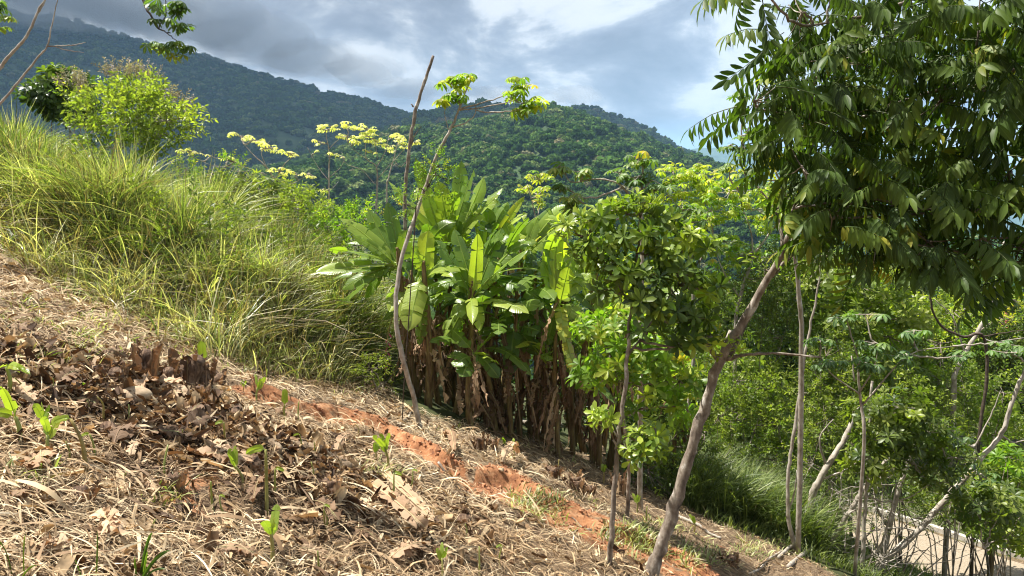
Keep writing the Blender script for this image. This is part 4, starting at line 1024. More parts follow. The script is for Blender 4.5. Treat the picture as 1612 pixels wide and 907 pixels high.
tree('leaning_tree', 'forked grey trunk leaning right in the foreground with thin branches and a sparse crown', 'tree', 'sprig', 'yel', 'bark', .2,
     [(1022, 903, bl[1], .088), (1044, 850, bl[1], .070), (1078, 742, bl[1]+.05, .062), (1106, 650, bl[1]+.05, .058), (1137, 560, bl[1], .054), (1186, 480, bl[1]-.1, .045), (1232, 394, bl[1]-.2, .034), (1262, 320, bl[1]-.3, .02), (1290, 250, bl[1]-.3, .01)],
     [[(1131, 566, bl[1], .034), (1098, 520, bl[1]+.05, .022), (1060, 462, bl[1]+.1, .017), (1033, 412, bl[1]+.2, .012)],
      [(1143, 566, bl[1], .03), (1170, 560, bl[1]-.05, .018), (1215, 556, bl[1]-.1, .014), (1292, 562, bl[1]-.2, .01)],
      [(1232, 394, bl[1]-.2, .022), (1225, 340, bl[1]-.1, .014), (1190, 290, bl[1], .008)],
      [(1210, 440, bl[1]-.15, .02), (1250, 400, bl[1]-.1, .014), (1300, 370, bl[1], .008)],
      [(1150, 560, bl[1]+.02, .03), (1180, 500, bl[1]+.1, .018), (1215, 430, bl[1]+.1, .01)]],
     [(1190, 285, 26, 14, bl[1], .2, 14, .7), (1228, 320, 22, 16, bl[1], .2, 12, .6), (1262, 300, 24, 18, bl[1]-.2, .25, 14, .5), (1300, 368, 24, 14, bl[1], .2, 10, .5), (1205, 425, 14, 10, bl[1]+.1, .1, 5, .6), (1148, 548, 14, 12, bl[1], .08, 9, .6), (1165, 510, 10, 12, bl[1], .08, 6, .5), (1285, 250, 20, 14, bl[1]-.3, .2, 8, .55)],
     twigs=5, twr=.003, sides=12, knob=.09, rk=.74)

# ---- the thin sapling with the dark rosettes
bs_ = G(959, 889); D = bs_[1]
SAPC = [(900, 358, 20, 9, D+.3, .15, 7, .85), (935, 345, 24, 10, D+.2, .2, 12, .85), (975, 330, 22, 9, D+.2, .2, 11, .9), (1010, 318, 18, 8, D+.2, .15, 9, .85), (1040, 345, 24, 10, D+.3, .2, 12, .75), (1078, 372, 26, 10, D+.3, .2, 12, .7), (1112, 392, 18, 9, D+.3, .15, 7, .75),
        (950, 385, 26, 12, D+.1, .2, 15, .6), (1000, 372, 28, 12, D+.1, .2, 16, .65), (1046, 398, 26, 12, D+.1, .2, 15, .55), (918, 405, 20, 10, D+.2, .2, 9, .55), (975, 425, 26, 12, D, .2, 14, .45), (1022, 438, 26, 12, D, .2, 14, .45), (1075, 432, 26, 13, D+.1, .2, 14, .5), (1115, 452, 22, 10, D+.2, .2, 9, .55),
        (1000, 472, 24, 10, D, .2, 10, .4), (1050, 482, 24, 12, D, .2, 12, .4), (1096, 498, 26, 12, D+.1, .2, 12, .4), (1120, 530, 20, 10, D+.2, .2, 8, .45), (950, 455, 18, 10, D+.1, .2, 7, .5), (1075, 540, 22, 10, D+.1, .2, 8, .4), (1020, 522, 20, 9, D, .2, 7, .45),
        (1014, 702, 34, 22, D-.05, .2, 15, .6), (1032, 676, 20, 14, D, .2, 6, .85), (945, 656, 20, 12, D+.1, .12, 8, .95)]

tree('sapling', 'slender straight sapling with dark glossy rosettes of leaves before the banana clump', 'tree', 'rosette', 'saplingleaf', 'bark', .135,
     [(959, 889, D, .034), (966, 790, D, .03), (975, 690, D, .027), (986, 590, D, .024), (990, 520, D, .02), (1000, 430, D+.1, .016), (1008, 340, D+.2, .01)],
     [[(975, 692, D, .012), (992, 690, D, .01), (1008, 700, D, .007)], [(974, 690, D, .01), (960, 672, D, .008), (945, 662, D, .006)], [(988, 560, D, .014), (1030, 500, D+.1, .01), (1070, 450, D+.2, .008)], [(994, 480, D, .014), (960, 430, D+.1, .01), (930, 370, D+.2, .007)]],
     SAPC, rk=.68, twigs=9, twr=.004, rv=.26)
tree('sapling', 'yellow green leafy sapling growing beside the slender dark one', 'tree', 'rosette', 'yel', 'bark', .15,
     [(990, 745, 7.8, .02), (985, 690, 7.8, .018), (975, 620, 7.8, .014), (960, 560, 7.8, .01)], [],
     [(958, 565, 30, 40, 7.7, .3, 24, .6), (975, 520, 30, 22, 7.7, .3, 12, .5), (1010, 610, 36, 40, 7.6, .3, 20, .42), (1040, 560, 40, 32, 7.6, .3, 20, .55), (930, 520, 26, 22, 7.8, .3, 14, .6), (1070, 600, 30, 26, 7.7, .3, 16, .45), (1000, 550, 30, 26, 7.7, .3, 16, .6), (1080, 640, 26, 26, 7.8, .3, 12, .4), (930, 590, 26, 26, 7.9, .3, 12, .5), (985, 500, 26, 18, 7.9, .3, 10, .55)], twigs=6, twr=.004, base=base_at(992, 7.8)[:2])
# ---- trumpet trees (palmate leaves on bare pale stems)
def palm_tree(name, label, size, trunk, limbs, tufts, mat='pale', bark='barkpale', group=None, base=None, rnd=.5, twr=.004, auto=True):
    size *= .56 if trunk[0][2] > 6 else .42
    bl_ = [(px, py, rx, ry*.75, Dd, .25 if len(t_) < 1 else t_[0], int(n*1.25+.5), tone) for (px, py, rx, ry, Dd, n, tone, *t_) in tufts]
    return tree(name, label, 'tree', 'palmate', mat, bark, size, trunk, limbs, bl_, group, base, twigs=6, twr=twr, sides=8, knob=.04, rndbase=rnd, rk=.72, auto=auto, wob=.003)
M['tuft'] = M['yel']
palm_tree('trumpet_tree', 'tall thin trumpet tree rising through the banana clump to two leafy tufts', .25,
    [(662, 694, 8.4, .044), (651, 625, 8.3, .04), (633, 560, 8.2, .04), (623, 490, 8.2, .036), (631, 412, 8.3, .034), (650, 352, 8.4, .033), (668, 298, 8.5, .03), (690, 240, 8.5, .028), (712, 198, 8.5, .022), (725, 166, 8.5, .015), (741, 125, 8.5, .008)],
    [[(725, 168, 8.5, .014), (714, 136, 8.5, .008), (706, 126, 8.4, .005)], [(722, 172, 8.5, .014), (755, 163, 8.5, .011), (790, 152, 8.6, .009), (826, 134, 8.6, .006)],
     [(722, 174, 8.5, .012), (765, 168, 8.5, .009), (812, 158, 8.4, .006)], [(713, 200, 8.5, .013), (732, 194, 8.5, .009), (748, 180, 8.5, .008), (749, 164, 8.5, .005)], [(706, 204, 8.5, .009), (700, 180, 8.5, .006), (702, 168, 8.5, .004)]],
    [(712, 128, 24, 10, 8.5, 9, .6, .2), (738, 126, 20, 12, 8.5, 7, .75, .2), (716, 150, 26, 14, 8.4, 8, .35, .2), (700, 158, 10, 8, 8.4, 3, .85, .15), (822, 128, 24, 14, 8.6, 9, .65, .2), (836, 158, 20, 16, 8.5, 9, .7, .2), (806, 148, 20, 10, 8.5, 5, .5, .2), (820, 172, 14, 8, 8.4, 4, .75, .15)], 'yel', 'barkpale', twr=.003)
tree('vine', 'leafy creeper tangled round the thin trumpet tree above the banana clump', 'vine', 'fine', 'yel', 'barkdark', .16,
    [(655, 330, 8.35, .006), (672, 300, 8.42, .006), (690, 262, 8.45, .005)], [], [(688, 262, 14, 18, 8.45, .15, 26, .5), (676, 292, 12, 22, 8.42, .15, 30, .4), (703, 282, 10, 34, 8.45, .12, 20, .2), (640, 322, 16, 12, 8.3, .15, 20, .6)], twigs=8, twr=.002, base=(P(630, 500, 8.25)[0], 8.3), trunkname='stem', crownname='foliage')
def pole(name, label, cat, path, mat='bark', r=(.04, .03), group=None, extra=()):
    p_ = np.array([P(*a) for a in path]); p_[0, 2] = gz(p_[0, 0], p_[0, 1])-.05
    root = thing(name, p_[0]+[0, 0, .05], label, cat, group)
    mb = MB(); tube(mb, p_, np.linspace(r[0], r[1], len(p_))*.62, 9, 6, wob=.004, knob=.08); mb.build('trunk', M[mat], root)
    for e in extra:
        q = np.array([P(*a[:3]) for a in e]); mb = MB(); tube(mb, q, [a[3] for a in e], 6, 4, wob=.004); mb.build('branch', M[mat], root)
    return root
pole('dead_tree', 'bare dead pole of a tree broken off at the top against the clouds', 'tree', [(672, 640, 10.9), (662, 540, 10.9), (645, 430, 10.9), (637, 330, 10.9), (643, 250, 10.9), (652, 185, 10.9), (668, 130, 10.9), (682, 88, 10.9)], 'bark', (.055, .036),
     extra=[[(646, 235, 10.9, .012), (652, 215, 10.9, .008), (662, 200, 10.9, .004)], [(651, 168, 10.9, .014), (647, 164, 10.9, .008)]])
palm_tree('trumpet_tree', 'trumpet tree with a bent pale branch and big palmate leaves above the sapling', .27,
    [(1008, 560, 8.6, .04), (1010, 450, 8.6, .035), (1010, 360, 8.6, .028), (1010, 309, 8.6, .024), (1012, 262, 8.6, .014)],
    [[(1010, 352, 8.6, .02), (992, 310, 8.6, .018), (972, 289, 8.5, .014), (939, 282, 8.5, .012), (901, 287, 8.5, .01), (890, 275, 8.5, .006)], [(1012, 300, 8.6, .012), (1032, 285, 8.5, .008), (1070, 330, 8.5, .006)]],
    [(880, 262, 20, 8, 8.5, 5, .7, .15), (915, 270, 20, 8, 8.5, 5, .7, .15), (884, 294, 14, 8, 8.4, 4, .3, .15), (902, 312, 22, 14, 8.4, 7, .85, .15), (892, 328, 12, 8, 8.4, 3, .95, .1), (1006, 248, 30, 14, 8.6, 10, .6, .25), (975, 272, 20, 14, 8.6, 5, .6, .2), (1005, 278, 26, 14, 8.5, 8, .4, .2), (1030, 300, 30, 20, 8.5, 10, .5, .25), (1075, 330, 30, 18, 8.4, 8, .6, .2), (1085, 350, 24, 14, 8.3, 5, .2, .2), (1090, 375, 20, 12, 8.2, 4, .7, .2)], 'pale', base=base_at(1012, 9.)[:2])
palm_tree('trumpet_tree', 'trumpet tree holding one yellow and several green leaves against the distant blue ridge', .25,
    [(1262, 560, 9.6, .045), (1258, 470, 9.5, .04), (1250, 390, 9.4, .032), (1244, 330, 9.3, .025), (1234, 299, 9.3, .02), (1217, 266, 9.2, .015), (1190, 250, 9.1, .01), (1168, 236, 9., .006)],
    [[(1228, 285, 9.3, .014), (1196, 284, 9.2, .011), (1174, 291, 9.2, .009), (1163, 312, 9.1, .005)], [(1240, 320, 9.3, .015), (1268, 282, 9.3, .012), (1300, 262, 9.3, .008)]],
    [(1172, 212, 18, 8, 8.9, 4, .96, .15), (1150, 228, 14, 8, 8.9, 3, .45, .15), (1172, 232, 16, 8, 8.9, 3, .2, .15), (1146, 262, 14, 6, 8.9, 3, .8, .1), (1172, 268, 18, 8, 9., 4, .25, .15), (1200, 240, 26, 20, 9., 7, .5, .2), (1195, 205, 20, 10, 9., 4, .4, .2), (1164, 150, 20, 10, 9., 3, .4, .1), (1210, 120, 10, 10, 9., 3, .5, .1)], 'pale', base=base_at(1268, 9.8)[:2])
# the pale crowned trumpet trees behind the sapling
tw = [('pale barked trumpet tree with a broad yellow green crown right of the sapling', 1155, 13.5,
       [(1158, 560, .05), (1160, 491, .045), (1181, 415, .04), (1191, 392, .03)], [[(1191, 395, .03), (1224, 352, .02), (1262, 310, .012)], [(1185, 405, .025), (1182, 366, .018), (1170, 330, .01)], [(1165, 470, .02), (1140, 430, .015), (1120, 380, .01)], [(1190, 420, .02), (1230, 392, .014), (1255, 370, .008)]],
       [(1108, 275, 46, 18, 22, .75), (1150, 300, 44, 20, 24, .7), (1190, 330, 44, 22, 24, .65), (1230, 300, 30, 22, 16, .7), (1222, 350, 30, 26, 16, .6), (1120, 330, 40, 24, 20, .6), (1140, 380, 30, 20, 14, .55), (1175, 400, 30, 20, 12, .6), (1240, 400, 30, 20, 12, .6)]),
      ('trumpet tree with a flat bright crown just right of the bent pale branch', 1075, 14.5,
       [(1092, 560, .05), (1090, 450, .045), (1082, 380, .035), (1070, 320, .02)], [[(1086, 410, .022), (1110, 350, .015), (1120, 310, .01)], [(1084, 400, .02), (1055, 350, .014), (1040, 310, .008)]],
       [(1060, 270, 34, 14, 16, .8), (1085, 290, 44, 16, 22, .75), (1050, 300, 30, 18, 14, .65), (1110, 305, 30, 18, 14, .65), (1095, 340, 36, 20, 18, .6), (1130, 420, 24, 20, 8, .6)]),
      ('trumpet tree partly behind the banana clump with small lemon leaves', 845, 13.5,
       [(860, 460, .03), (850, 380, .022), (838, 320, .015), (830, 290, .01)], [[(845, 350, .012), (852, 310, .01), (850, 278, .006)]],
       [(845, 278, 22, 9, 7, .85), (826, 296, 14, 8, 5, .85), (855, 300, 16, 8, 5, .9), (848, 320, 10, 12, 4, .8)])]
for lab, bx, D, tk, lb, tf in tw:
    palm_tree('trumpet_tree', lab, .3 if D < 14.6 and bx > 1000 else .24, [(a, b, D, r) for a, b, r in tk], [[(a, b, D+U(-.5, .5)*(i > 0), r) for i, (a, b, r) in enumerate(l)] for l in lb],
              [(a, b, c, d*1.3, D+U(-.6, .6), int(n*1.7), t, .6) for a, b, c, d, n, t in tf], 'yel', base=base_at(bx, D)[:2], twr=.006)
# thin lemon leaved ones standing on the slope behind the bank
for lab, bx, D, tk, lb, tf in [
    ('thin nearly leafless tree, leftmost of the pale stems behind the bank', 518, 20, [(518, 330, .035), (518, 280, .03), (518, 240, .022), (512, 205, .012)], [[(518, 285, .018), (500, 262, .012), (484, 232, .007)], [(518, 280, .018), (535, 265, .012), (543, 250, .008)], [(517, 300, .015), (525, 295, .01), (533, 286, .006)], [(518, 235, .015), (530, 222, .01), (540, 216, .006)]], [(505, 202, 12, 4, 6, .8), (521, 199, 12, 4, 6, .85), (500, 222, 8, 4, 2, .8), (510, 297, 6, 4, 3, .9), (533, 244, 5, 4, 2, .9), (498, 236, 4, 3, 1, .9), (523, 240, 4, 4, 2, .8)]),
    ('pale stemmed tree with a wide flat tier of lemon leaves left of the dead pole', 590, 20, [(592, 340, .04), (594, 290, .035), (592, 262, .025), (577, 250, .02), (575, 225, .012)], [[(592, 265, .02), (606, 240, .014), (612, 215, .008)], [(590, 290, .02), (570, 268, .014), (545, 258, .01), (538, 240, .006)], [(577, 250, .015), (562, 240, .01), (548, 225, .006)], [(594, 282, .02), (618, 255, .014), (640, 232, .01), (655, 222, .005)], [(594, 250, .014), (590, 222, .01), (585, 205, .006)]],
     [(548, 196, 12, 5, 7, .8), (545, 215, 14, 6, 8, .8), (572, 200, 18, 6, 12, .85), (580, 215, 18, 8, 12, .75), (596, 222, 12, 8, 8, .85), (625, 215, 12, 6, 8, .75), (610, 230, 12, 5, 6, .75), (652, 224, 8, 4, 4, .9), (582, 238, 8, 4, 3, .9), (560, 220, 10, 6, 5, .7)]),
    ('crooked pale stem with scattered lemon leaves, next to the dead pole', 612, 21, [(609, 310, .035), (612, 280, .03), (620, 250, .022), (626, 225, .014)], [[(620, 252, .015), (632, 262, .01), (650, 240, .006)]], [(628, 216, 12, 5, 7, .75), (636, 228, 8, 5, 4, .7), (618, 235, 6, 4, 2, .9)]),
    ('spreading low tree of lemon leaves above the grass bank beside the round shrub', 420, 15, [(440, 330, .04), (432, 285, .03), (418, 262, .022), (400, 245, .014), (385, 228, .008)], [[(432, 285, .018), (445, 262, .012), (462, 245, .008)], [(420, 265, .014), (412, 240, .01), (425, 222, .006)], [(436, 300, .02), (460, 290, .012), (485, 275, .006)], [(420, 275, .014), (380, 262, .01), (340, 262, .008), (305, 248, .005)]],
     [(378, 214, 16, 6, 8, .85), (398, 220, 12, 6, 6, .85), (425, 232, 22, 7, 12, .9), (452, 240, 14, 5, 8, .9), (440, 268, 18, 7, 8, .9), (465, 272, 8, 4, 4, .9), (488, 274, 9, 5, 4, .9), (332, 245, 8, 4, 3, .9), (296, 238, 13, 4, 6, .85), (412, 224, 10, 5, 5, .85), (360, 248, 10, 6, 5, .7), (455, 285, 8, 4, 3, .9)])]:
    palm_tree('trumpet_tree', lab, .26 if D > 18 else .2, [(a, b, D, r) for a, b, r in tk], [[(a, b, D, r) for a, b, r in l] for l in lb], [(a, b, c, d, D+U(-.3, .3), n, t, .5) for a, b, c, d, n, t in tf], 'lemon', base=base_at(bx, D)[:2], twr=.006)

# ---- shrubs along the top of the grass bank
def shrub(name, label, leaf, mat, size, bx, D, blobs, cat='shrub', bark='bark', group=None, up=.6, twr=.006, rnd=.5, stems=3, twigs=8, hang=None):
    b = base_at(bx, D); c = np.array([blobs[0][0], blobs[0][1]])
    limbs = []
    for i in range(stems):
        q = blobs[i % len(blobs)]; limbs.append([(bx+U(-6, 6), float(proj(b)[1])-4, D, .015), ((bx+q[0])/2+U(-34, 34), (proj(b)[1]+q[1])/2+U(-20, 20), D+U(-.2, .2), .009), (q[0], q[1], D, .006)])
    return tree(name, label, cat, leaf, mat, bark, size, [(bx, proj(b)[1]-2, D, .013), ((bx+c[0])/2+U(-34, 34), (proj(b)[1]+c[1])/2, D, .010), (c[0], c[1], D, .006)], limbs,
                [(a, b_, rx, ry, D+U(-.3, .3), dd, n, t) for a, b_, rx, ry, dd, n, t in blobs], group, b[:2], twigs=twigs, twr=twr, up=up, rndbase=rnd, hang=hang)
def proj(p):
    p = np.asarray(p, float); zc = p@_f; return np.array([806+F*p[0]/zc, 453.5-F*(p@_u)/zc])
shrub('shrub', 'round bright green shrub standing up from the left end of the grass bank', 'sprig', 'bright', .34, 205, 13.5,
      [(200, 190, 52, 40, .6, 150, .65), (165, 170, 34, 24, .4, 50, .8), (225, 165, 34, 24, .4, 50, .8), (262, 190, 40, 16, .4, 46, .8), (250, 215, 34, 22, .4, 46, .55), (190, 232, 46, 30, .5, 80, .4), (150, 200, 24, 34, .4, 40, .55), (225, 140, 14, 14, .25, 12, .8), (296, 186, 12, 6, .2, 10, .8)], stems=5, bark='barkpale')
shrub('dark_tree', 'dark leaved tree with bright upright tips behind the grass at far left', 'rosette', 'dark', .26, 95, 17.,
      [(85, 155, 36, 26, .5, 60, .35), (88, 122, 16, 12, .3, 14, .85), (120, 130, 20, 12, .3, 16, .6), (65, 140, 20, 14, .3, 16, .5), (105, 170, 30, 22, .5, 40, .25), (55, 158, 22, 14, .4, 18, .45), (130, 170, 20, 20, .4, 20, .4)], cat='tree', stems=2)
def flowery(label, tuft, bx, D, leafb):
    r_ = shrub('flowering_shrub', label, 'sprig', 'yel', .26, bx, D, leafb, stems=2, twr=.005)
    mb = MB(); ends = foliage(mb, [(a, b, rx, ry, D, .35, n, .6) for a, b, rx, ry, n in tuft], 'fine', .3, up=1.2, out=.5); mb.build('flower_heads', M['flower'], r_)
flowery('shrub with a fluffy buff seed head beside the dark leaved tree', [(118, 134, 17, 7, 26), (112, 144, 14, 8, 20)], 118, 15.5, [(120, 152, 18, 14, .3, 26, .6)])
flowery('shrub topped by a wide pinkish grey flower head, poking above the round green shrub', [(192, 122, 23, 8, 46), (238, 126, 12, 8, 22), (212, 128, 10, 5, 10)], 205, 15., [(220, 138, 20, 16, .3, 26, .6), (190, 138, 18, 8, .3, 14, .5)])
flowery('shrub with a small pink grey flower head right of the round green shrub', [(270, 158, 14, 7, 22), (284, 176, 8, 8, 12)], 268, 15.5, [(262, 172, 16, 10, .3, 18, .6)])
shrub('shrub', 'drooping leaved green shrub in the middle of the grass bank crest', 'narrow', 'mid', .38, 398, 13.5,
      [(395, 292, 48, 24, .5, 90, .7), (378, 270, 18, 12, .3, 18, .8), (425, 300, 34, 24, .5, 50, .6), (385, 322, 50, 24, .5, 60, .4), (345, 285, 18, 14, .3, 16, .7)], hang=.35, stems=4)
shrub('shrub', 'loose light green shrub right of the drooping one on the bank crest', 'sprig', 'bright', .24, 478, 13.,
      [(478, 330, 34, 22, .5, 90, .6), (462, 314, 18, 12, .3, 26, .75), (505, 345, 24, 20, .4, 44, .5), (478, 360, 40, 22, .5, 60, .35)], stems=4)
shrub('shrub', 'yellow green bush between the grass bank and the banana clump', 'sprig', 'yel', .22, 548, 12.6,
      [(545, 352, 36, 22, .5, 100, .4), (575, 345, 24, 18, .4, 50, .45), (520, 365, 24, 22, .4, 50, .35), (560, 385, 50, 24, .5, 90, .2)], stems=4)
shrub('shrub', 'tiny bright bush peeping over the bank beneath the lemon leaves', 'sprig', 'yel', .2, 295, 14.5, [(292, 268, 14, 12, .3, 30, .5), (318, 282, 16, 8, .3, 22, .3), (370, 255, 20, 8, .3, 20, .6)], stems=2)
shrub('low_shrub', 'low leafy plants at the shaded left foot of the banana clump', 'sprig', 'mid', .12, 590, 9.5, [(585, 580, 26, 14, .25, 50, .8), (610, 600, 18, 14, .2, 30, .6), (570, 592, 14, 8, .2, 16, .7)], stems=1, twr=.002)

# ---- trees and bushes on the right
bA = base_at(1256, 9.9)
tree('pole_tree', 'straight pale stem with hardly any leaves standing before the green bushes', 'tree', 'sprig', 'bright', 'barkpale', .16,
     [(1256, 876, 9.9, .05), (1243, 824, 9.9, .042), (1240, 751, 9.9, .036), (1251, 675, 9.9, .034), (1267, 560, 9.9, .028), (1282, 480, 9.9, .02), (1296, 400, 9.9, .012)], [[(1243, 800, 9.9, .02), (1252, 770, 9.85, .014), (1254, 740, 9.8, .008)]],
     [(1262, 618, 16, 5, 9.8, .1, 6, .8), (1296, 410, 30, 34, 9.9, .4, 40, .5)], knob=.07, rk=.68)
D = 10.6
tree('slanting_tree', 'pale trunk slanting up to the right edge from the lower right corner', 'tree', 'palmate', 'pale', 'barkpale', .16,
     [(1372, 904, D, .07), (1403, 872, D, .062), (1445, 836, D, .058), (1475, 801, D, .054), (1517, 755, D, .05), (1552, 713, D, .047), (1577, 682, D, .044), (1592, 636, D, .04), (1614, 583, D, .034), (1640, 520, D, .03)],
     [[(1575, 684, D, .022), (1595, 697, D, .014), (1620, 690, D, .008)], [(1530, 742, D, .026), (1537, 700, D, .016), (1560, 655, D, .012), (1575, 615, D, .006)], [(1445, 836, D, .02), (1410, 830, D, .014), (1362, 836, D, .008)], [(1592, 640, D, .018), (1604, 610, D, .01), (1625, 560, D, .008)]],
     [(1540, 745, 24, 18, D-.3, .3, 6, .15), (1505, 690, 20, 16, D-.3, .3, 4, .35), (1590, 555, 26, 14, D, .3, 6, .25), (1550, 750, 16, 14, D-.3, .2, 4, .25), (1480, 735, 16, 12, D-.4, .2, 3, .2)], sides=10, rk=.75)
tree('small_tree', 'leafy small tree with a thin upright stem at the lower right', 'tree', 'rosette', 'mid', 'barkpale', .15,
     [(1357, 910, 10.2, .045), (1360, 830, 10.2, .04), (1364, 774, 10.2, .036), (1368, 690, 10.2, .03), (1373, 600, 10.2, .022)],
     [[(1362, 880, 10.2, .03), (1385, 860, 10.1, .022), (1400, 815, 10., .018), (1412, 760, 10., .012)], [(1364, 780, 10.2, .02), (1400, 790, 10.1, .014), (1450, 772, 10., .01), (1490, 720, 10., .006)], [(1366, 860, 10.2, .02), (1400, 884, 10., .012), (1480, 886, 9.9, .008), (1548, 864, 9.9, .004)], [(1345, 600, 10.2, .018), (1340, 560, 10.2, .01)]],
     [(1375, 650, 44, 26, 10.1, .4, 44, .65), (1420, 640, 44, 30, 10., .4, 44, .6), (1400, 690, 50, 26, 10., .4, 44, .45), (1365, 720, 36, 20, 10., .35, 26, .6), (1460, 680, 40, 28, 10., .4, 36, .4), (1440, 730, 44, 26, 10., .4, 34, .35), (1360, 745, 26, 14, 10., .3, 12, .8), (1500, 720, 34, 26, 10., .4, 26, .35), (1540, 800, 40, 24, 9.9, .4, 34, .4), (1580, 790, 36, 28, 9.9, .4, 30, .5), (1590, 840, 26, 20, 9.9, .3, 14, .5), (1480, 760, 36, 16, 10., .3, 14, .3)], twigs=9, twr=.004, rk=.7)
# dark rough trunks leaning right behind the pole tree, with bare roots and sticks
for lab, path, rr, ex in [
    ('rough brown trunk leaning right just behind the straight pale stem', [(1266, 872, 10.8), (1276, 790, 10.8), (1290, 755, 10.8), (1306, 728, 10.8), (1330, 690, 10.9), (1350, 640, 11)], (.1, .05), [[(1290, 755, 10.8, .02), (1330, 740, 10.7, .012), (1352, 725, 10.6, .006)], [(1300, 735, 10.8, .02), (1290, 690, 10.8, .012), (1312, 660, 10.8, .006)]]),
    ('short grey trunk slanting right behind the small leafy tree', [(1299, 872, 10.6), (1318, 835, 10.6), (1345, 793, 10.6), (1362, 765, 10.6), (1400, 720, 10.6)], (.07, .04), [[(1330, 812, 10.6, .016), (1352, 800, 10.5, .01), (1380, 790, 10.4, .006)]]),
    ('thick pale trunk base at the lower right where the stems spread', [(1378, 915, 10.9), (1390, 870, 10.9), (1402, 820, 10.9), (1415, 770, 10.9), (1440, 700, 10.9)], (.085, .045), [[(1400, 830, 10.9, .03), (1380, 800, 10.8, .016), (1376, 760, 10.7, .008)]]),
    ('curved bare dark stem hooking through the upper right foliage', [(1530, 860, 12), (1540, 700, 12), (1553, 600, 12), (1548, 530, 12), (1517, 530, 12), (1482, 513, 12), (1466, 478, 12), (1465, 421, 12)], (.05, .022), [[(1540, 531, 12, .014), (1575, 525, 12, .01), (1612, 520, 12, .006)]]),
    ('tall pale trunk rising through the upper right foliage', [(1490, 800, 12.6), (1500, 640, 12.6), (1507, 580, 12.6), (1539, 522, 12.6), (1560, 480, 12.6), (1575, 430, 12.6), (1580, 380, 12.6)], (.075, .035), [[(1539, 522, 12.6, .02), (1560, 538, 12.5, .012), (1612, 532, 12.4, .008)], [(1520, 560, 12.6, .016), (1500, 500, 12.6, .01), (1470, 470, 12.6, .006)], [(1560, 480, 12.6, .02), (1520, 440, 12.5, .012), (1490, 400, 12.5, .008)]])]:
    pole('bare_tree', lab, 'tree', path, 'barkpale' if 'pale' in lab or 'grey' in lab else 'barkdark', rr, extra=ex)
pole('bare_tree', 'pale trunk leaning behind the forked tree, half hidden by banana leaves', 'tree', [(1078, 760, 11.5), (1100, 690, 11.5), (1108, 640, 11.5), (1118, 600, 11.5), (1150, 520, 11.5)], 'barkpale', (.06, .045))
palm_tree('trumpet_tree', 'low trumpet tree with large grey green umbrella leaves under the dark canopy', .3,
    [(1360, 700, 9.2, .03), (1356, 640, 9.2, .026), (1352, 600, 9.2, .02), (1350, 560, 9.1, .014)], [[(1352, 620, 9.2, .015), (1375, 580, 9., .01), (1382, 545, 9., .006)], [(1353, 620, 9.2, .015), (1310, 590, 9., .01), (1290, 560, 9., .006)], [(1356, 640, 9.2, .015), (1430, 560, 9., .01), (1500, 545, 9., .006)]],
    [(1290, 535, 20, 8, 9., 4, .2, .2), (1310, 570, 26, 10, 8.9, 5, .05, .2), (1355, 568, 34, 14, 8.9, 7, .1, .25), (1378, 540, 30, 12, 9., 6, .3, .2), (1362, 495, 30, 8, 9.1, 5, .5, .2), (1420, 560, 24, 14, 9., 5, .2, .2), (1520, 560, 26, 12, 9., 5, .2, .2), (1580, 540, 20, 10, 9., 4, .3, .2), (1330, 500, 24, 10, 9.1, 4, .55, .2), (1440, 520, 20, 10, 9., 3, .3, .2)], 'pale', base=base_at(1360, 9.6)[:2], rnd=.3)
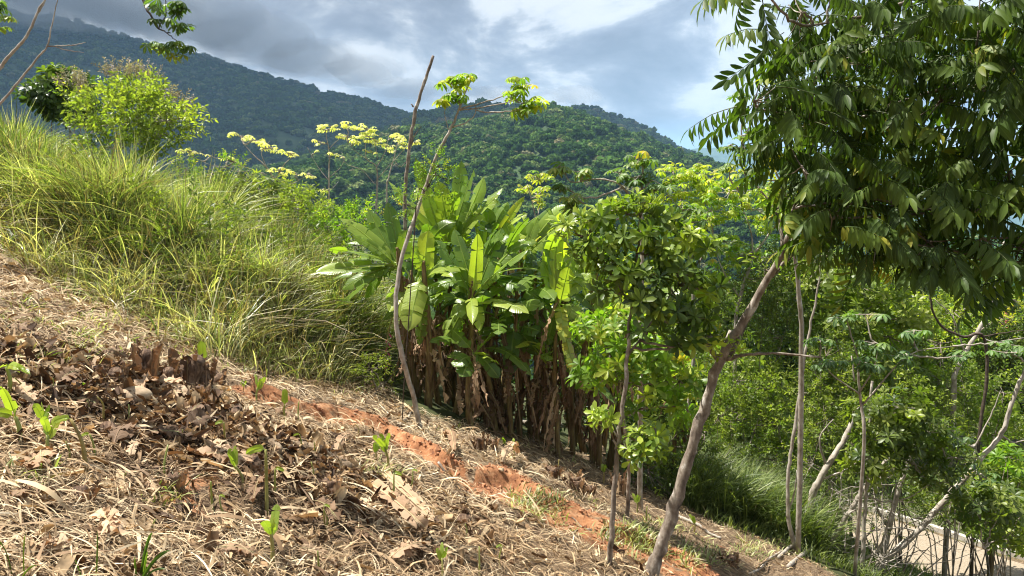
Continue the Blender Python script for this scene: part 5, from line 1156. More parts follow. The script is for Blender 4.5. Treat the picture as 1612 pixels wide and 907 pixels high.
for lab, leaf, mat, size, bx, D, bl_ in [
    ('big glossy leaved bush under the canopy, left of the hooked stem', 'rosette', 'bright', .2, 1340, 13., [(1300, 440, 46, 34, .6, 44, .5), (1350, 450, 50, 36, .6, 50, .55), (1400, 470, 50, 36, .6, 50, .6), (1330, 510, 56, 36, .6, 46, .45), (1400, 530, 50, 36, .6, 44, .5), (1440, 500, 36, 36, .5, 30, .75), (1275, 490, 30, 40, .5, 26, .4), (1350, 580, 66, 40, .6, 50, .3), (1430, 590, 50, 40, .6, 40, .35)]),
    ('airy fine leaved tree hung with creepers behind the forked trunk', 'fine', 'mid', .34, 1215, 13.8, [(1205, 440, 40, 40, .7, 130, .5), (1250, 470, 30, 50, .6, 120, .45), (1180, 500, 40, 40, .6, 110, .5), (1230, 530, 40, 40, .6, 110, .55), (1265, 400, 26, 36, .5, 70, .5), (1170, 440, 26, 26, .5, 50, .7)]),
    ('bright green bush between the forked tree and the straight pale stem', 'sprig', 'bright', .26, 1180, 12.8, [(1165, 650, 44, 36, .6, 130, .55), (1210, 610, 44, 36, .6, 130, .6), (1160, 600, 36, 30, .5, 80, .45), (1225, 670, 40, 40, .6, 110, .45), (1180, 700, 50, 30, .6, 110, .4), (1225, 725, 40, 24, .5, 70, .3), (1130, 660, 24, 36, .4, 50, .4)]),
    ('mid green bush right of the straight pale stem', 'sprig', 'mid', .24, 1300, 12.4, [(1290, 600, 36, 36, .6, 110, .65), (1310, 660, 36, 40, .6, 120, .55), (1280, 700, 32, 30, .5, 70, .55), (1330, 620, 30, 36, .5, 80, .6), (1300, 560, 30, 26, .5, 60, .5)]),
    ('shaded leafy bush below the banana clump and behind the sapling', 'sprig', 'mid', .24, 1060, 10.6, [(1050, 700, 44, 40, .5, 110, .35), (1090, 720, 30, 40, .4, 70, .4), (1020, 740, 36, 30, .4, 60, .3), (1110, 680, 20, 30, .4, 40, .55)]),
    ('dense green bush by the right edge above the road', 'sprig', 'bright', .28, 1560, 13., [(1520, 620, 44, 36, .6, 110, .4), (1580, 620, 44, 40, .6, 110, .45), (1550, 680, 50, 36, .6, 110, .4), (1600, 700, 36, 40, .6, 80, .45), (1480, 600, 36, 36, .5, 70, .35)]),
    ('dark bush overhanging the kerb of the road', 'rosette', 'mid', .2, 1540, 15.5, [(1500, 790, 40, 24, .5, 70, .3), (1560, 800, 44, 28, .6, 80, .35), (1600, 830, 36, 26, .5, 60, .45), (1450, 770, 30, 20, .5, 40, .3)]),
    ('broad leaved bush in bright sun at the right edge', 'rosette', 'bright', .2, 1590, 12.2, [(1590, 760, 34, 22, .5, 40, .7), (1560, 740, 26, 16, .4, 24, .6), (1604, 800, 24, 24, .4, 24, .7)]),
    ('yellow flecked bush around the top of the pale trunk', 'sprig', 'yel', .26, 1500, 13.6, [(1480, 540, 44, 24, .6, 60, .6), (1500, 490, 40, 16, .5, 34, .75), (1570, 500, 36, 14, .5, 24, .8), (1590, 470, 30, 12, .5, 18, .85)]),
    ]:
    shrub('bush', lab, leaf, mat, size, bx, D, bl_, cat='bush', stems=2, twr=.005)
for lab, leaf, mat, size, bx, D, bl_ in [
    ('low dark bush at the foot of the rough brown leaning trunk', 'sprig', 'mid', .2, 1285, 11.6, [(1285, 800, 26, 24, .4, 60, .3), (1262, 760, 24, 24, .4, 50, .35), (1320, 745, 30, 20, .4, 50, .4)]),
    ('loose leafy bush in front of the road beneath the small leafy tree', 'sprig', 'mid', .2, 1420, 11.2, [(1420, 790, 34, 16, .4, 50, .45), (1390, 740, 36, 22, .4, 60, .4), (1455, 815, 24, 12, .3, 24, .5), (1345, 700, 30, 26, .4, 50, .5)]),
    ('bright leafed bush spilling over the verge in the lower right corner', 'rosette', 'bright', .15, 1590, 10.6, [(1585, 850, 34, 20, .4, 34, .5), (1606, 800, 20, 26, .3, 20, .6), (1548, 842, 20, 12, .3, 12, .4)]),
    ('fine leaved bush rising from the dip of dark grass', 'fine', 'mid', .24, 1150, 12.4, [(1140, 720, 34, 22, .5, 60, .5), (1195, 740, 36, 18, .5, 60, .45), (1110, 745, 26, 22, .4, 40, .35), (1085, 770, 22, 26, .4, 36, .3)])]:
    shrub('bush', lab, leaf, mat, size, bx, D, bl_, cat='bush', stems=2, twr=.004)
def tangle(label, px, py, rx, ry, D, n, bx):
    b = base_at(bx, D); root = thing('dead_bush', b, label, 'dead bush'); mb = MB(); c0 = P(px, py, D)
    for i in range(n):
        s0 = b+rng.normal(size=3)*[.25, .2, 0]+[0, 0, rng.uniform(0, .25)]; e = c0+rng.normal(size=3)*[rx*D/F*.7, .4, ry*D/F*.7]
        m_ = (s0+e)/2+rng.normal(size=3)*.2; tube(mb, [s0, m_, e], [.011, .007, .003], 4, 5, wob=.008)
        for k in range(3):
            q = m_+(e-m_)*rng.uniform(0, 1); e2 = q+rng.normal(size=3)*[.28, .2, .16]; tube(mb, [q, (q+e2)/2+rng.normal(size=3)*.04, e2], [.005, .004, .002], 3, 3)
    mb.build('twigs', M['barkpale'], root)
tangle('tangle of bare grey twigs between the straight pale stem and the road', 1325, 770, 60, 60, 10.8, 11, 1305)
tangle('bare twig tangle around the foot of the small leafy tree', 1400, 790, 60, 50, 10.4, 10, 1385)
tangle('spray of dead twigs low at the right of the slanting pale trunk', 1500, 830, 70, 30, 10.2, 8, 1450)
# banana plant among the bushes on the right
BP('banana plant growing among the bushes by the right edge of the photo', base_at(1575, 13.2), P(1570, 700, 13.), [(1530, 640, 0, .34, .1, .5, 3), (1510, 660, 0, .3, .15, .6, 4), (1600, 630, 0, .34, .1, .7, 4), (1612, 680, 0, .3, .2, .8, 6), (1590, 740, -.2, .3, -.2, .9, 5), (1545, 740, 0, .3, -.2, .5, 4), (1570, 620, .1, .34, .03, .6, 3)], 0, 3, group='banana plants apart from the clump')

# ---- trees below, beyond the road
lbl = ['rounded green tree beyond the road, {}']
spots = [(905, 24, 520, 60, 'seen through the gap right of the banana clump'), (985, 26, 500, 60, 'directly behind the slender sapling'), (1060, 25, 480, 60, 'behind the small banana plant'), (1130, 27, 470, 60, 'behind the fork of the leaning tree'), (1200, 25, 480, 66, 'behind the airy fine leaved tree'), (1265, 27, 450, 70, 'behind the straight pale stem'), (1330, 25, 470, 70, 'behind the big glossy leaved bush'), (1400, 28, 450, 70, 'under the lowest tip of the dark canopy'), (1470, 25, 510, 70, 'behind the hooked bare stem'), (1540, 27, 480, 70, 'behind the tall pale trunk at upper right'), (1610, 25, 500, 66, 'at the right edge of the photo'), (1150, 20.5, 590, 50, 'low down behind the bright green bush'), (1060, 18.5, 600, 44, 'low down behind the leaning tree'), (1330, 22.5, 600, 50, 'low down behind the small leafy tree')]
for i, (px, D, py, ry, where) in enumerate(spots):
    bl_ = []
    for k in range(9):
        a = rng.uniform(0, 2*PI); q = .0 if k == 0 else rng.uniform(.4, 1)
        bl_.append((px+math.cos(a)*50*q*25/D, py+35+math.sin(a)*ry*q, 30*25/D, 24*25/D, .9, 120, float(np.clip(.45+rng.normal()*.18, .15, .9))))
    bl_.append((px, py+110, 60, 60, 1.2, 160, .3))
    shrub('valley_tree', 'green tree beyond the road, '+where, ['sprig', 'fine', 'sprig', 'rosette'][i % 4], ['mid', 'bright', 'mid', 'bright', 'dark'][i % 5], [.5, .6, .5, .42][i % 4], px, D, bl_, cat='tree', stems=3, twr=.012, twigs=5, group='trees beyond the road')

# ---- upper left corner: hanging trumpet leaf spray and bare branches, from trees standing beside the camera
palm_tree('trumpet_tree', 'trumpet tree beside the camera whose leafy branch hangs into the sky at top left', .2,
    [(190, -420, 5.2, .05), (215, -200, 5.2, .035), (222, -60, 5.1, .02), (226, 0, 5.05, .012), (238, 25, 5., .009), (250, 45, 5., .007), (268, 52, 5., .005)], [[(250, 45, 5., .006), (262, 20, 5., .005), (258, -10, 5., .003)], [(262, 52, 5., .005), (275, 62, 5., .004), (290, 72, 5., .003)]],
    [(262, 14, 24, 9, 4.95, 6, .35, .1), (246, 6, 12, 6, 4.95, 3, .3, .1), (284, 6, 12, 8, 4.95, 3, .2, .08), (276, 36, 18, 7, 4.95, 4, .2, .1), (245, 31, 8, 4, 4.95, 2, .2, .05), (262, 66, 12, 8, 4.9, 3, .1, .06), (290, 70, 16, 6, 4.95, 4, .3, .1), (248, 72, 18, 7, 4.95, 4, .75, .1), (276, 86, 14, 6, 4.95, 4, .75, .1)], 'pale', 'barkdark', base=(-4.6, 4.6), twr=.0025, auto=False)
def bare(label, base, path, ex):
    p_ = np.array([P(*a[:3]) for a in path]); b = np.array([base[0], base[1], gz(base[0], base[1])-.05]); p_ = np.vstack([b, p_]); r = [path[0][3]*1.2]+[a[3] for a in path]
    root = thing('bare_tree', b+[0, 0, .05], label, 'tree')
    mb = MB(); tube(mb, p_, np.array(r)*.75, 8, 6, wob=.0018, knob=.08); mb.build('trunk', M['barkpale'], root)
    for e in ex:
        mb = MB(); tube(mb, [P(*a[:3]) for a in e], [a[3]*.75 for a in e], 6, 5, wob=.0015, knob=.08); mb.build('branch', M['barkpale'], root)
    return root
bare('bare grey branch rising steeply out of the top left corner', (-5.2, 5.6), [(-60, 180, 5.8, .022), (-10, 120, 5.8, .018), (12, 92, 5.8, .016), (38, 62, 5.8, .014), (50, 42, 5.8, .013), (62, 14, 5.8, .010), (78, -10, 5.8, .008)], [[(60, 20, 5.8, .008), (70, 5, 5.8, .006), (74, -12, 5.8, .005)]])
bare('forked bare twig below the steep one at the left edge', (-5.6, 6.3), [(-30, 200, 6.3, .016), (0, 164, 6.3, .013), (35, 122, 6.3, .012), (62, 88, 6.3, .010), (75, 72, 6.3, .009), (82, 40, 6.3, .007), (92, -5, 6.3, .005)],
     [[(75, 73, 6.3, .008), (100, 72, 6.3, .006), (118, 71, 6.3, .005), (135, 67, 6.3, .003)], [(86, 73, 6.3, .006), (105, 79, 6.3, .005), (132, 83, 6.3, .003)]])
palm_tree('trumpet_tree', 'trumpet tree showing only a few yellow leaves at the very left edge', .2, [(-60, -60, 5.4, .02), (-30, 0, 5.4, .012), (-5, 20, 5.4, .006)], [], [(2, 22, 9, 8, 5.4, 4, .95, .1), (0, 40, 8, 8, 5.4, 3, .8, .1), (4, 8, 4, 8, 5.4, 3, .3, .1)], 'pale', 'barkdark', base=(-5.1, 5.0), twr=.003, auto=False)

# ---- far houses half hidden in the trees below
for lab, leaf, mat, size, bx, D, bl_ in [
    ('dark bush added behind the banana clump to darken the gaps between stems', 'sprig', 'dark', .3, 800, 13.4, [(650, 600, 40, 50, .4, 60, .3), (710, 610, 44, 50, .4, 70, .3), (770, 620, 44, 50, .4, 70, .3), (830, 630, 44, 50, .4, 70, .3), (890, 640, 44, 50, .4, 70, .35), (950, 650, 44, 50, .4, 70, .4)]),  # added dark foliage that keeps light from showing between the banana stems
    ('light green bush in the sun right of the dip of dark grass', 'sprig', 'bright', .22, 1290, 11.8, [(1300, 660, 34, 28, .4, 70, .6), (1340, 720, 34, 26, .4, 60, .5), (1280, 730, 26, 24, .4, 44, .5), (1320, 775, 30, 18, .4, 44, .45)]),
    ('leafy bush under the right end of the slanting pale trunk', 'sprig', 'mid', .2, 1500, 11.4, [(1500, 780, 36, 22, .4, 60, .6), (1545, 760, 30, 20, .4, 44, .6), (1470, 800, 26, 14, .3, 30, .5), (1590, 815, 26, 18, .3, 36, .5)]),
    ('sunny bush crowding the middle of the right side behind the small leafy tree', 'sprig', 'bright', .26, 1420, 12.6, [(1400, 610, 40, 26, .5, 90, .6), (1450, 650, 44, 30, .5, 100, .5), (1490, 690, 36, 26, .5, 70, .5), (1440, 720, 44, 26, .5, 80, .4), (1380, 680, 40, 30, .5, 80, .5)]),
    ('yellow green bush right of the slanting pale trunk', 'rosette', 'yel', .16, 1590, 11.4, [(1585, 720, 30, 16, .4, 26, .4), (1604, 760, 18, 22, .3, 20, .45), (1560, 770, 26, 14, .3, 20, .4)]),
    ('fine leaved weeds screening the road beneath the twig tangle', 'fine', 'mid', .2, 1330, 11.3, [(1330, 800, 34, 14, .3, 40, .6), (1375, 830, 30, 12, .3, 34, .5), (1290, 830, 24, 14, .3, 30, .5)])]:
    shrub('bush', lab, leaf, mat, size, bx, D, bl_, cat='bush', stems=2, twr=.004)
M['rooftile'] = solid_mat('red_tiles', [(.3, (.36, .10, .07)), (.7, (.55, .2, .15))], 3, bump=.3, stretch=(1, 8, 1))
M['plaster'] = solid_mat('pale_plaster', [(.3, (.55, .45, .4)), (.7, (.68, .6, .55))], 2, bump=0)
def house(label, px, py, D, w, wallc='plaster'):
    c = P(px, py, D); h = 2.6; x, y = c[0], c[1]; zt = c[2]; b = gz(x, y)
    root = thing('house', (x, y, b), label, 'house')
    def bx(mb, x0, y0, z0, x1, y1, z1):
        v = np.array([[a, b_, c_] for a in (x0, x1) for b_ in (y0, y1) for c_ in (z0, z1)], float)
        mb.add(v, np.array([[0, 1, 3, 2], [4, 6, 7, 5], [0, 4, 5, 1], [2, 3, 7, 6], [0, 2, 6, 4], [1, 5, 7, 3]]).ravel(), np.full(6, 4))
    mb = MB(); bx(mb, x-w/2, y, b-2, x+w/2, y+w*.7, zt-.1); mb.build('wall', M[wallc], root, smooth=False)
    mb = MB(); e = .5; A = [[x-w/2-e, y-e, zt-.2], [x+w/2+e, y-e, zt-.2], [x+w/2+e, y+w*.7+e, zt-.2], [x-w/2-e, y+w*.7+e, zt-.2], [x-w/4, y+w*.35, zt+1.5], [x+w/4, y+w*.35, zt+1.5]]
    mb.add(A, [0, 1, 5, 4, 2, 3, 4, 5, 1, 2, 5, 3, 0, 4, 3, 2, 1, 0], [4, 4, 3, 3, 4]); mb.build('roof', M['rooftile'], root, smooth=False)
    for k in (-.25, .25):
        mb = MB(); bx(mb, x+w*k-.5, y-.04, zt-2, x+w*k+.5, y+.02, zt-.9); wf = mb.build('window', M['plaster'], root, smooth=False)
        mb = MB(); bx(mb, x+w*k-.4, y-.06, zt-1.9, x+w*k+.4, y-.045, zt-1.); mb.build('pane', M['barkdark'], wf, origin=(x, y, b), smooth=False)
house('small house with a faded red roof among the trees at upper right', 1578, 520, 62, 4.2)
house('pale pink house glimpsed low between the leaning tree and the bananas', 1072, 640, 33, 2.6)
# ================================================================ STUMPS, LOGS, DRY LEAVES, STONE AND SHOOTS ON THE CLEARED SLOPE
def pxm(px, py):
    g = G(px, py); return g, g[1]/F     # ground point, metres per picture pixel there

def stump(px, py, wpx, hpx, label, mat='stump'):
    g, m = pxm(px, py); r = wpx*m/2*1.15; h = hpx*m*rng.uniform(.9, 1.5)
    root = thing('stump', g, label, 'stump', 'rotting banana stumps')
    lean = rng.normal(size=2)*.18
    # a rotting core wrapped in torn sheaths
    mb = MB(); tube(mb, [g-[0, 0, .05], g+[lean[0]*h*.5, lean[1]*h*.5, h*.5], g+[lean[0]*h, lean[1]*h, h*.8]], [r*.95, r*.8, r*.6], 11, 4, wob=.004, knob=.12); mb.build('core', M[mat], root)
    for k in range(7):
        a = k/7*2*PI+rng.uniform(-.3, .3); hh = h*rng.uniform(.6, 1.15); o_ = np.array([math.cos(a), math.sin(a), 0])
        p0 = g+o_*r*.9-[0, 0, .02]; p1 = g+o_*r*rng.uniform(.9, 2.0)+[0, 0, hh]
        part_mesh('sheath', lambda mb: big_leaf(mb, p0, p1, r*rng.uniform(.9, 1.5), rng.uniform(-.1, .3), o_+[0, 0, .2], rng.uniform(.1, 1), 3, -.5, 14, .0, crumple=.1), M['bandry'], root)
    return root
for a in [(158, 604, 26, 28, 'leftmost dark torn stump in the row behind the rounded stone'), (184, 606, 26, 34, 'pale fibrous stump just behind the left side of the rounded stone'), (232, 604, 30, 44, 'tallest ragged stump of the row, right behind the rounded stone'), (262, 606, 22, 30, 'narrow dark stump third from the right in the upper row'), (292, 606, 34, 36, 'wide dark stump with split top beneath the single upright green leaf'), (320, 608, 24, 34, 'split stump under the stalk of the single upright green leaf'), (340, 612, 22, 26, 'rightmost stump of the upper row beside the straw slope'),
          (120, 620, 22, 18, 'low crumbled stump left of the rounded stone'), (318, 628, 16, 30, 'thin grey upright stump remnant below the upper row'), (375, 668, 26, 26, 'squat stump beside the thick cut log'), (170, 690, 36, 24, 'low brown stump with folded sheaths below the rounded stone'), (275, 770, 24, 20, 'brown stump remnant near the crumpled fan of dry leaf'), (405, 745, 30, 26, 'dark crumbling stump below the thick cut log'), (130, 790, 32, 20, 'hollow dark stump at lower left among pale straw'), (525, 790, 22, 36, 'red brown upright stump right of the two long sheaths'), (512, 770, 22, 16, 'low stump just left of the red brown one'),
          (757, 712, 16, 22, 'small reddish stump in front of the banana clump'), (775, 705, 16, 12, 'low stump right of the small reddish one'), (728, 830, 30, 26, 'bristly stump heap halfway down the litter slope'), (905, 770, 22, 20, 'stump beside the red soil scar'), (925, 780, 18, 16, 'low pale stump on the red soil scar above the sapling'), (975, 775, 20, 34, 'dark shaggy stump behind the slender sapling'), (1150, 890, 20, 18, 'small stump in the shade near the bottom right of the slope'), (870, 750, 20, 14, 'flat stump at the edge of the clump shade')]:
    stump(*a)

def log(pa, pb, w0, w1, label, mat='log', bend=0., name='log', lift=.6, cat='log'):
    A, ma = pxm(*pa); Bq, mb_ = pxm(*pb); r0, r1 = w0*ma/2, w1*mb_/2
    n = 5; P_ = [A+(Bq-A)*t for t in np.linspace(0, 1, n)]
    for k, p in enumerate(P_):
        side = np.cross(Bq-A, [0, 0, 1.]); side /= np.linalg.norm(side)+1e-9
        p += side*bend*math.sin(PI*k/(n-1))*np.linalg.norm(Bq-A); p[2] = gz(p[0], p[1])+(r0*(1-k/(n-1))+r1*k/(n-1))*lift
    root = thing(name, P_[0], label, cat)
    mb = MB(); tube(mb, P_, np.linspace(r0, r1, n), 10, 6, wob=min(r0, .03)*.12, knob=.08); mb.build('stem', M[mat], root)
    if r0 > .012:
        for k in range(4):
            t = rng.uniform(.05, .8); s0 = P_[0]+(P_[-1]-P_[0])*t+[0, 0, r0*.7]; e = s0+(P_[-1]-P_[0])*rng.uniform(.15, .35)+rng.normal(size=3)*r0*1.2
            part_mesh('loose_sheath', lambda mb: big_leaf(mb, s0, e, r0*rng.uniform(1.0, 1.9), .06, (rng.normal()*.3, -.5, 1), rng.uniform(.3, 1), 3, -.4, 14, 0, crumple=.06), M['bandry'], root)
    return root
for a in [((376, 674), (440, 722), 17, 20, 'thick grey brown cut banana log lying right of the stump cluster'), ((405, 685), (462, 694), 12, 8, 'thin dark log crossing above the thick cut log'), ((455, 705), (548, 744), 16, 22, 'long pale log pointing at the two long dry sheaths'), ((360, 632), (396, 655), 12, 9, 'grey log at the right edge of the dark stump heap'), ((40, 618), (62, 678), 14, 16, 'pale sheathed log leaning down at the left side of the picture'), ((20, 712), (80, 752), 14, 20, 'tan log at the left edge below the big green leaves'),
          ((330, 745), (300, 752), 8, 6, 'short tan stick above the crumpled fan of dry leaf'), ((640, 715), (690, 742), 7, 9, 'tan stick on the slope below the thin trumpet tree'), ((762, 806), (783, 798), 9, 9, 'short broken tan block lying alone on the litter slope')]:
    log(*a)
for a in [((822, 667), (884, 702), 8, 5, 'fallen branch lying in the shade before the banana clump'), ((875, 668), (950, 690), 5, 4, 'thin fallen branch crossing right in the clump shade'), ((628, 672), (654, 634), 4, 3, 'pale stick leaning on the foot of the thin trumpet tree'), ((1065, 815), (1135, 850), 6, 4, 'fallen pale branch along the edge of the green dip'), ((520, 888), (560, 872), 4, 3, 'dark twig near the bottom centre left'), ((690, 730), (735, 760), 4, 3, 'curved twig beside the red soil scar'), ((1160, 800), (1215, 842), 5, 3, 'long thin twig lying beside the dip of dark grass'), ((80, 830), (115, 822), 5, 3, 'black charred stick at lower left'), ((930, 835), (900, 815), 3, 2, 'thin dark twig left of the slender sapling'), ((1225, 880), (1290, 850), 5, 5, 'bent root arching at the foot of the straight pale stem'), ((1240, 895), (1330, 840), 6, 5, 'smooth pale stick slanting up behind the straight pale stem'), ((1180, 905), (1232, 868), 4, 3, 'thin stick rising left of the straight pale stem')]:
    log(*a, mat='barkpale' if 'pale' in a[4] or 'root' in a[4] else 'bark', name='fallen_branch', cat='branch', lift=1.2)

# big dry leaves and sheaths: (from) (to) width px, tone, label
for (pa, pb, w, tone, lift, label) in [
    ((395, 735), (305, 728), 30, .75, .12, 'broad crumpled fan of tan dry leaf in the middle of the left litter'), ((375, 742), (330, 712), 22, .9, .2, 'second layer of the crumpled tan fan'), ((160, 822), (178, 862), 26, .85, .1, 'pale pleated dry leaf near the bottom left'), ((88, 722), (38, 752), 26, .7, .1, 'wide tan leaf base left of the yellow green shoots'), ((205, 730), (225, 706), 12, 1., .15, 'narrow cream sheath standing out left of centre in the litter'),
    ((15, 606), (62, 662), 16, .9, .1, 'long cream sheath beside the big green leaves on the left edge'), ((480, 722), (562, 748), 18, .85, .08, 'long ribbed tan sheath pointing downhill in the middle'), ((560, 792), (614, 834), 12, .95, .08, 'bright curved strip of sheath below the middle'), ((602, 752), (684, 834), 16, .85, .05, 'long split sheath running down the slope, upper of two'), ((585, 768), (665, 850), 18, .7, .05, 'long split sheath running down the slope, lower of two'), ((470, 880), (540, 905), 16, .8, .1, 'dry leaf strip at the bottom left of centre'), ((620, 890), (670, 870), 20, .75, .2, 'curled dry leaf at the bottom centre'),
    ((500, 800), (530, 835), 18, .3, .2, 'dark red brown dry leaf beneath the red brown stump'), ((210, 640), (250, 618), 20, .8, .3, 'pale torn leaf draped behind the rounded stone'), ((258, 612), (280, 640), 20, .85, .3, 'pinkish pale torn leaf right of the rounded stone'), ((300, 680), (355, 672), 26, .15, .2, 'dark fibrous leaf mass in the heart of the heap'), ((240, 690), (300, 705), 24, .25, .15, 'dark folded leaf just under the fibrous mass'), ((330, 650), (300, 665), 18, .2, .3, 'black brown curled leaf above the fibrous mass'), ((120, 640), (160, 655), 22, .35, .3, 'brown rolled leaf left of the rounded stone base'), ((100, 615), (125, 600), 20, .5, .3, 'tawny crumpled leaf at the left end of the stump row'),
    ((180, 712), (215, 690), 22, .4, .35, 'humped brown leaf below the stone'), ((420, 775), (395, 800), 16, .3, .3, 'brown curled leaf below the dark crumbling stump'), ((270, 810), (310, 812), 18, .2, .2, 'dark red leaf lying flat in the lower left litter'), ((20, 800), (60, 790), 18, .6, .2, 'tan leaf at the left edge low down'), ((60, 880), (110, 875), 20, .8, .15, 'long pale leaf at the bottom left corner'), ((340, 880), (400, 890), 18, .65, .2, 'dry leaf arching near the bottom, left of centre'), ((225, 760), (250, 790), 14, .9, .2, 'small cream leaf among straw left of centre'), ((560, 845), (600, 870), 14, .4, .3, 'brown leaf scrap between the long sheaths and the bottom edge'),
    ((790, 735), (815, 725), 10, .9, .3, 'pale scrap on the edge of the clump shade'), ((905, 690), (930, 715), 12, .5, .2, 'brown leaf in the shade right of the clump foot'), ((840, 690), (880, 715), 12, .3, .2, 'dark leaf under the fallen branch in shade'), ((700, 690), (715, 720), 10, .6, .2, 'hanging scrap at the shady foot of the clump'), ((935, 700), (950, 735), 14, .7, .2, 'tan dead leaf slumping at the right foot of the clump'), ((430, 650), (470, 668), 12, .5, .2, 'brown strip right of the stump cluster'), ((1000, 770), (1020, 745), 12, .5, .3, 'dead leaf under the long leaved sprouts of the sapling'), ((530, 720), (560, 700), 12, .8, .2, 'cream scrap above the pale log tip'),
    ((65, 560), (100, 575), 12, .6, .2, 'tan leaf upslope at the left edge'), ((160, 560), (200, 572), 12, .5, .2, 'brown leaf upslope of the stump row'), ((20, 520), (60, 540), 12, .45, .2, 'reddish brown leaf high on the left slope')]:
    A, m1 = pxm(*pa); Bq, m2 = pxm(*pb); A = A+[0, 0, .05]; Bq = Bq+[0, 0, .06]
    root = thing('dry_leaf', A, label, 'dry leaf', 'large dry leaves on the slope')
    for k in range(2 if w > 15 else 1):
        j = rng.normal(size=3)*[.03, .03, 0]*k
        part_mesh('blade', lambda mb: big_leaf(mb, A+j, Bq-j, w*m1*1.7, lift, (rng.normal()*.3, -.45, 1), np.clip(tone+k*.1, 0, 1.05), 6, rng.uniform(-.6, .7), 20, .02, crumple=.1), M['bandry'], root)

# rounded stone
g, m = pxm(205, 636)
mb = MB(); v, l, t = lump((0, 0, 0), 1, .62, 4); v = v/np.linalg.norm(v/[1, .7, .62], axis=1, keepdims=True)**.75*27*m; c0 = np.array([g[0], g[1]+.06, g[2]+.04]); v = v*[1, 1.1, 1]; mb.add(v+c0, l, t); o = mb.build('stone', M['stone'], origin=c0)
tag(o, 'rounded sandy stone half sunk in the dark leaf heap on the left', 'stone')
# a few small stones
for i, (px, py, w) in enumerate([(452, 746, 6), (788, 742, 6), (820, 747, 5), (640, 742, 4)]):
    g, m = pxm(px, py); mb = MB(); mb.add(*lump(g+[0, 0, w*m*.3], w*m, .6, 8+i)); o = mb.build('pebble', M['stone'], origin=g)
    tag(o, ['small tan stone near the stump cluster and pale log', 'pale stone on the lip of the shade before the clump', 'small stone right of the pale one near the clump', 'tiny stone beside the tan stick'][i], 'stone', 'small stones on the slope')

def shoot(px, py, hpx, kind, label, lean=0.):
    g, m = pxm(px, py); h = hpx*m; root = thing('banana_shoot', g, label, 'shoot', 'young shoots on the cleared slope')
    top = g+[lean*m, rng.normal()*.03, h*(1 if kind in 'sh' else .55)]
    mid = (g+top)/2+rng.normal(size=3)*.012
    hw = max(.0045, min(.010, h*.035))
    part_mesh('stalk', lambda mb: tube(mb, [g-[0, 0, .03], mid, top], [hw*1.3, hw, hw*.75], 7, 4, rnd=rng.uniform(0, .4), knob=.04), M['shoot'], root)
    if kind == 'h':   # hooked, unrolling tip
        t2 = top+[rng.choice([-1, 1])*h*.18, -.01, h*.06]; t3 = t2+[(t2-top)[0]*.6, 0, -h*.12]
        part_mesh('leaf', lambda mb: big_leaf(mb, top, t3, h*.16, .3, (0, -1, .4), .85, 0, .4, 12, .1), M['ban'], root)
    if kind == 'l':   # leafy
        for k in range(3):
            a = rng.uniform(-1, 1); e = top+[a*h*.28, rng.normal()*.05, h*rng.uniform(.3, .5)]
            part_mesh('leaf', lambda mb: big_leaf(mb, top-[0, 0, h*.08*k], e, h*rng.uniform(.16, .26), .15, (rng.normal()*.3, -1, .5), rng.uniform(.6, .92), 1, .3, 14, .12), M['ban'], root)
    if kind == 'f':   # one upright blade
        e = top+[rng.normal()*.01, 0, h*.5]
        part_mesh('leaf', lambda mb: big_leaf(mb, top, e, h*.3, .02, (0, -1, .1), .8, 0, .15, 16, .05), M['ban'], root)
    return root
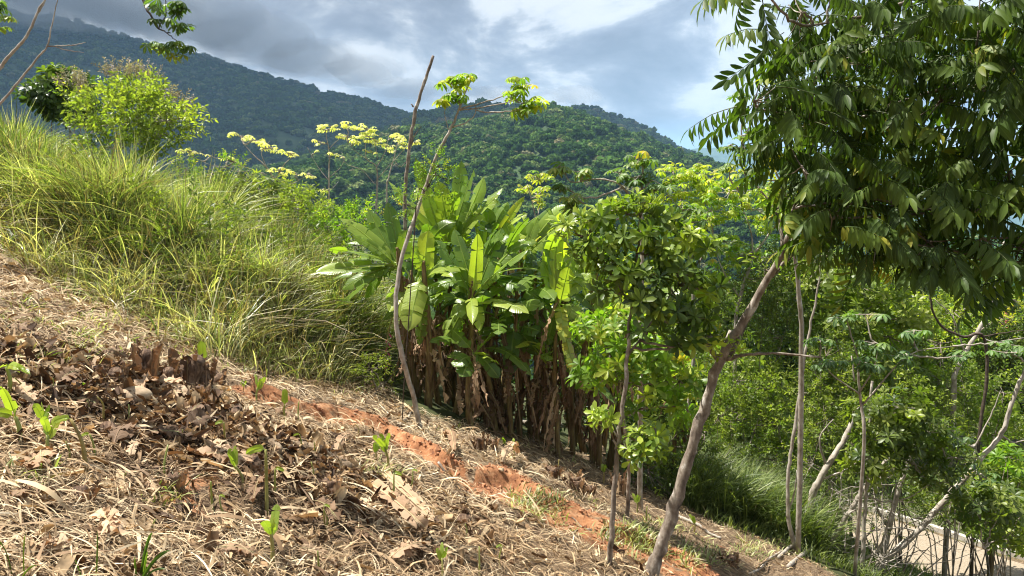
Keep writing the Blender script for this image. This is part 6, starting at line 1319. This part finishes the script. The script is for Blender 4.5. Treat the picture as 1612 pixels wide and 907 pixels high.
for a in [(320, 600, 62, 'f', 'single upright green leaf on a thin stalk above the stump row'), (84, 728, 84, 'l', 'yellow green leafy shoot, lower of the pair at the left', -6), (78, 700, 70, 'l', 'yellow green shoot with a rolled leaf, upper of the pair at the left', -6), (136, 748, 92, 'h', 'tall hooked yellow shoot below the rounded stone', -20), (109, 735, 44, 's', 'short yellow stub between the leafy pair and the tall hooked shoot'), (152, 727, 46, 'h', 'hooked shoot just right of the tall one', -6), (38, 622, 32, 's', 'thick short stub near the left edge'), (84, 628, 34, 's', 'slim stub left of the stump row', 3), (162, 666, 44, 's', 'slim stalk in front of the left side of the stone', -3), (202, 670, 32, 's', 'short stalk just below the stone', -3), (316, 668, 24, 's', 'short pale stalk amid the dark heap'), (260, 750, 48, 's', 'straight stalk right above the crumpled fan'), (203, 764, 24, 's', 'stubby stalk at the cream sheath'), (112, 590, 30, 's', 'slim stalk high on the left litter'), (138, 618, 20, 'l', 'tiny leafy shoot by the low crumbled stump'),
          (356, 708, 46, 'h', 'pale hooked shoot right of the fibrous mass'), (380, 768, 66, 'l', 'fresh leafy shoot beside the dark crumbling stump', -10), (336, 806, 52, 's', 'green topped stalk low in the left litter'), (358, 814, 36, 'h', 'small hooked stalk just right of the green topped one', -12), (420, 812, 108, 'h', 'tallest slender green stalk left of the long pale log'), (434, 790, 54, 'h', 'curling bright shoot beside the tallest slender stalk'), (429, 890, 92, 'l', 'bright leafy shoot near the bottom, left of centre', -4), (490, 760, 34, 's', 'short stalk by the long pale log'), (475, 712, 32, 'h', 'hooked shoot above the long pale log'), (498, 716, 24, 's', 'tiny stalk right above the long pale log'), (450, 662, 50, 'f', 'narrow upright leaf in the gap right of the stump cluster'), (470, 664, 32, 's', 'thin stalk beside the narrow upright leaf'), (405, 634, 44, 'l', 'pale leafy shoot right of the upper stump row'), (386, 612, 24, 'l', 'small pale shoot upslope of the stump row right end'), (514, 826, 38, 'h', 'hooked shoot under the red brown stump'), (503, 905, 44, 's', 'stalk at the bottom edge, left of centre'),
          (620, 792, 48, 'h', 'hooked green stalk on the open slope in the centre'), (645, 770, 30, 'h', 'short hooked stalk right of the centre one', 4), (608, 742, 70, 'l', 'bright leafy shoot standing at the end of the thin trumpet tree shadow'), (592, 730, 36, 'l', 'smaller leafy shoot left of the bright one'), (512, 832, 34, 's', 'short green stub under the hooked shoot'), (754, 905, 44, 's', 'thin stalk at the bottom centre'), (787, 892, 36, 'h', 'hooked stalk near the bottom centre', 4), (810, 722, 30, 'l', 'leafy shoot in the shade before the clump'), (795, 712, 26, 'l', 'pale leafy shoot nearest the dark clump stems'), (695, 908, 50, 'l', 'broad leafy shoot cut by the bottom edge at centre'), (880, 748, 26, 's', 'thin stalk on the lip of the clump shade'), (1018, 824, 30, 's', 'thin stalk right of the slender sapling'), (1003, 806, 30, 'l', 'tiny leafy plant right of the slender sapling'), (945, 740, 30, 's', 'stalk left of the slender sapling'), (732, 850, 24, 's', 'stubby stalk on the bristly stump heap'), (1092, 836, 30, 'l', 'tiny plant at the edge of the green dip'), (950, 760, 34, 'l', 'pale shoot close to the shaggy stump'), (140, 650, 20, 's', 'short stalk left of the stone'), (290, 700, 26, 's', 'short stalk behind the crumpled fan'), (560, 690, 24, 's', 'short stalk left of the red soil scar'), (245, 850, 34, 's', 'slim stalk near the bottom left')]:
    shoot(*a)
# larger leaves at the left edge
def leafy(label, px, py, tips, name='young_banana_plant'):
    g, m = pxm(px, py); root = thing(name, g, label, 'banana plant'); top = g+[0, 0, 46*m]
    part_mesh('stalk', lambda mb: tube(mb, [g-[0, 0, .03], (g+top)/2+[.02, 0, 0], top], [.014, .012, .009], 8, 4, rnd=.3), M['shoot'], root)
    for tx, ty, w, tone in tips: part_mesh('leaf', lambda mb: big_leaf(mb, top, P(tx, ty, g[1]-.1), w*m, .2, (rng.normal()*.3, -.8, .6), tone, 1, .3, 20, .12), M['ban'], root)
leafy('young banana plant with bright yellow green leaves at the left edge', 26, 700, [(2, 608, 26, .88), (28, 640, 18, .8), (-20, 650, 24, .8)])
leafy('low plant with two round bright leaves at the left edge above the pale log', 12, 622, [(30, 582, 18, .9), (-4, 585, 16, .85), (48, 590, 12, .8)])
# nearest grass blades at the bottom edge
def tuft(label, px, py, bl_):
    g, m = pxm(px, py); root = thing('grass_tuft', g, label, 'grass tuft')
    for tx, ty, w, lf_, tone in bl_: part_mesh('blade', lambda mb: big_leaf(mb, g+rng.normal(size=3)*[.02, .02, 0], P(tx, ty, g[1]-.05), w*m, lf_, (rng.normal()*.5, -1, .4), tone, 0, .3, 18, 0.), M['ban'], root)
tuft('broad grass blades standing at the bottom edge on the left', 145, 925, [(153, 832, 6, .02, .5), (118, 880, 4, .2, .4)])
tuft('arching grass blades in the bottom left corner', 28, 925, [(-6, 850, 5, .3, .4), (40, 840, 5, .1, .7), (-20, 880, 5, .3, .3), (60, 890, 4, .3, .6)])
tuft('grey green grass blades with drooping tips at the bottom, left of centre', 215, 920, [(240, 838, 7, .35, .25), (268, 866, 8, .35, .25), (212, 876, 7, .05, .5), (232, 868, 5, .2, .5), (262, 896, 6, .3, .3)])
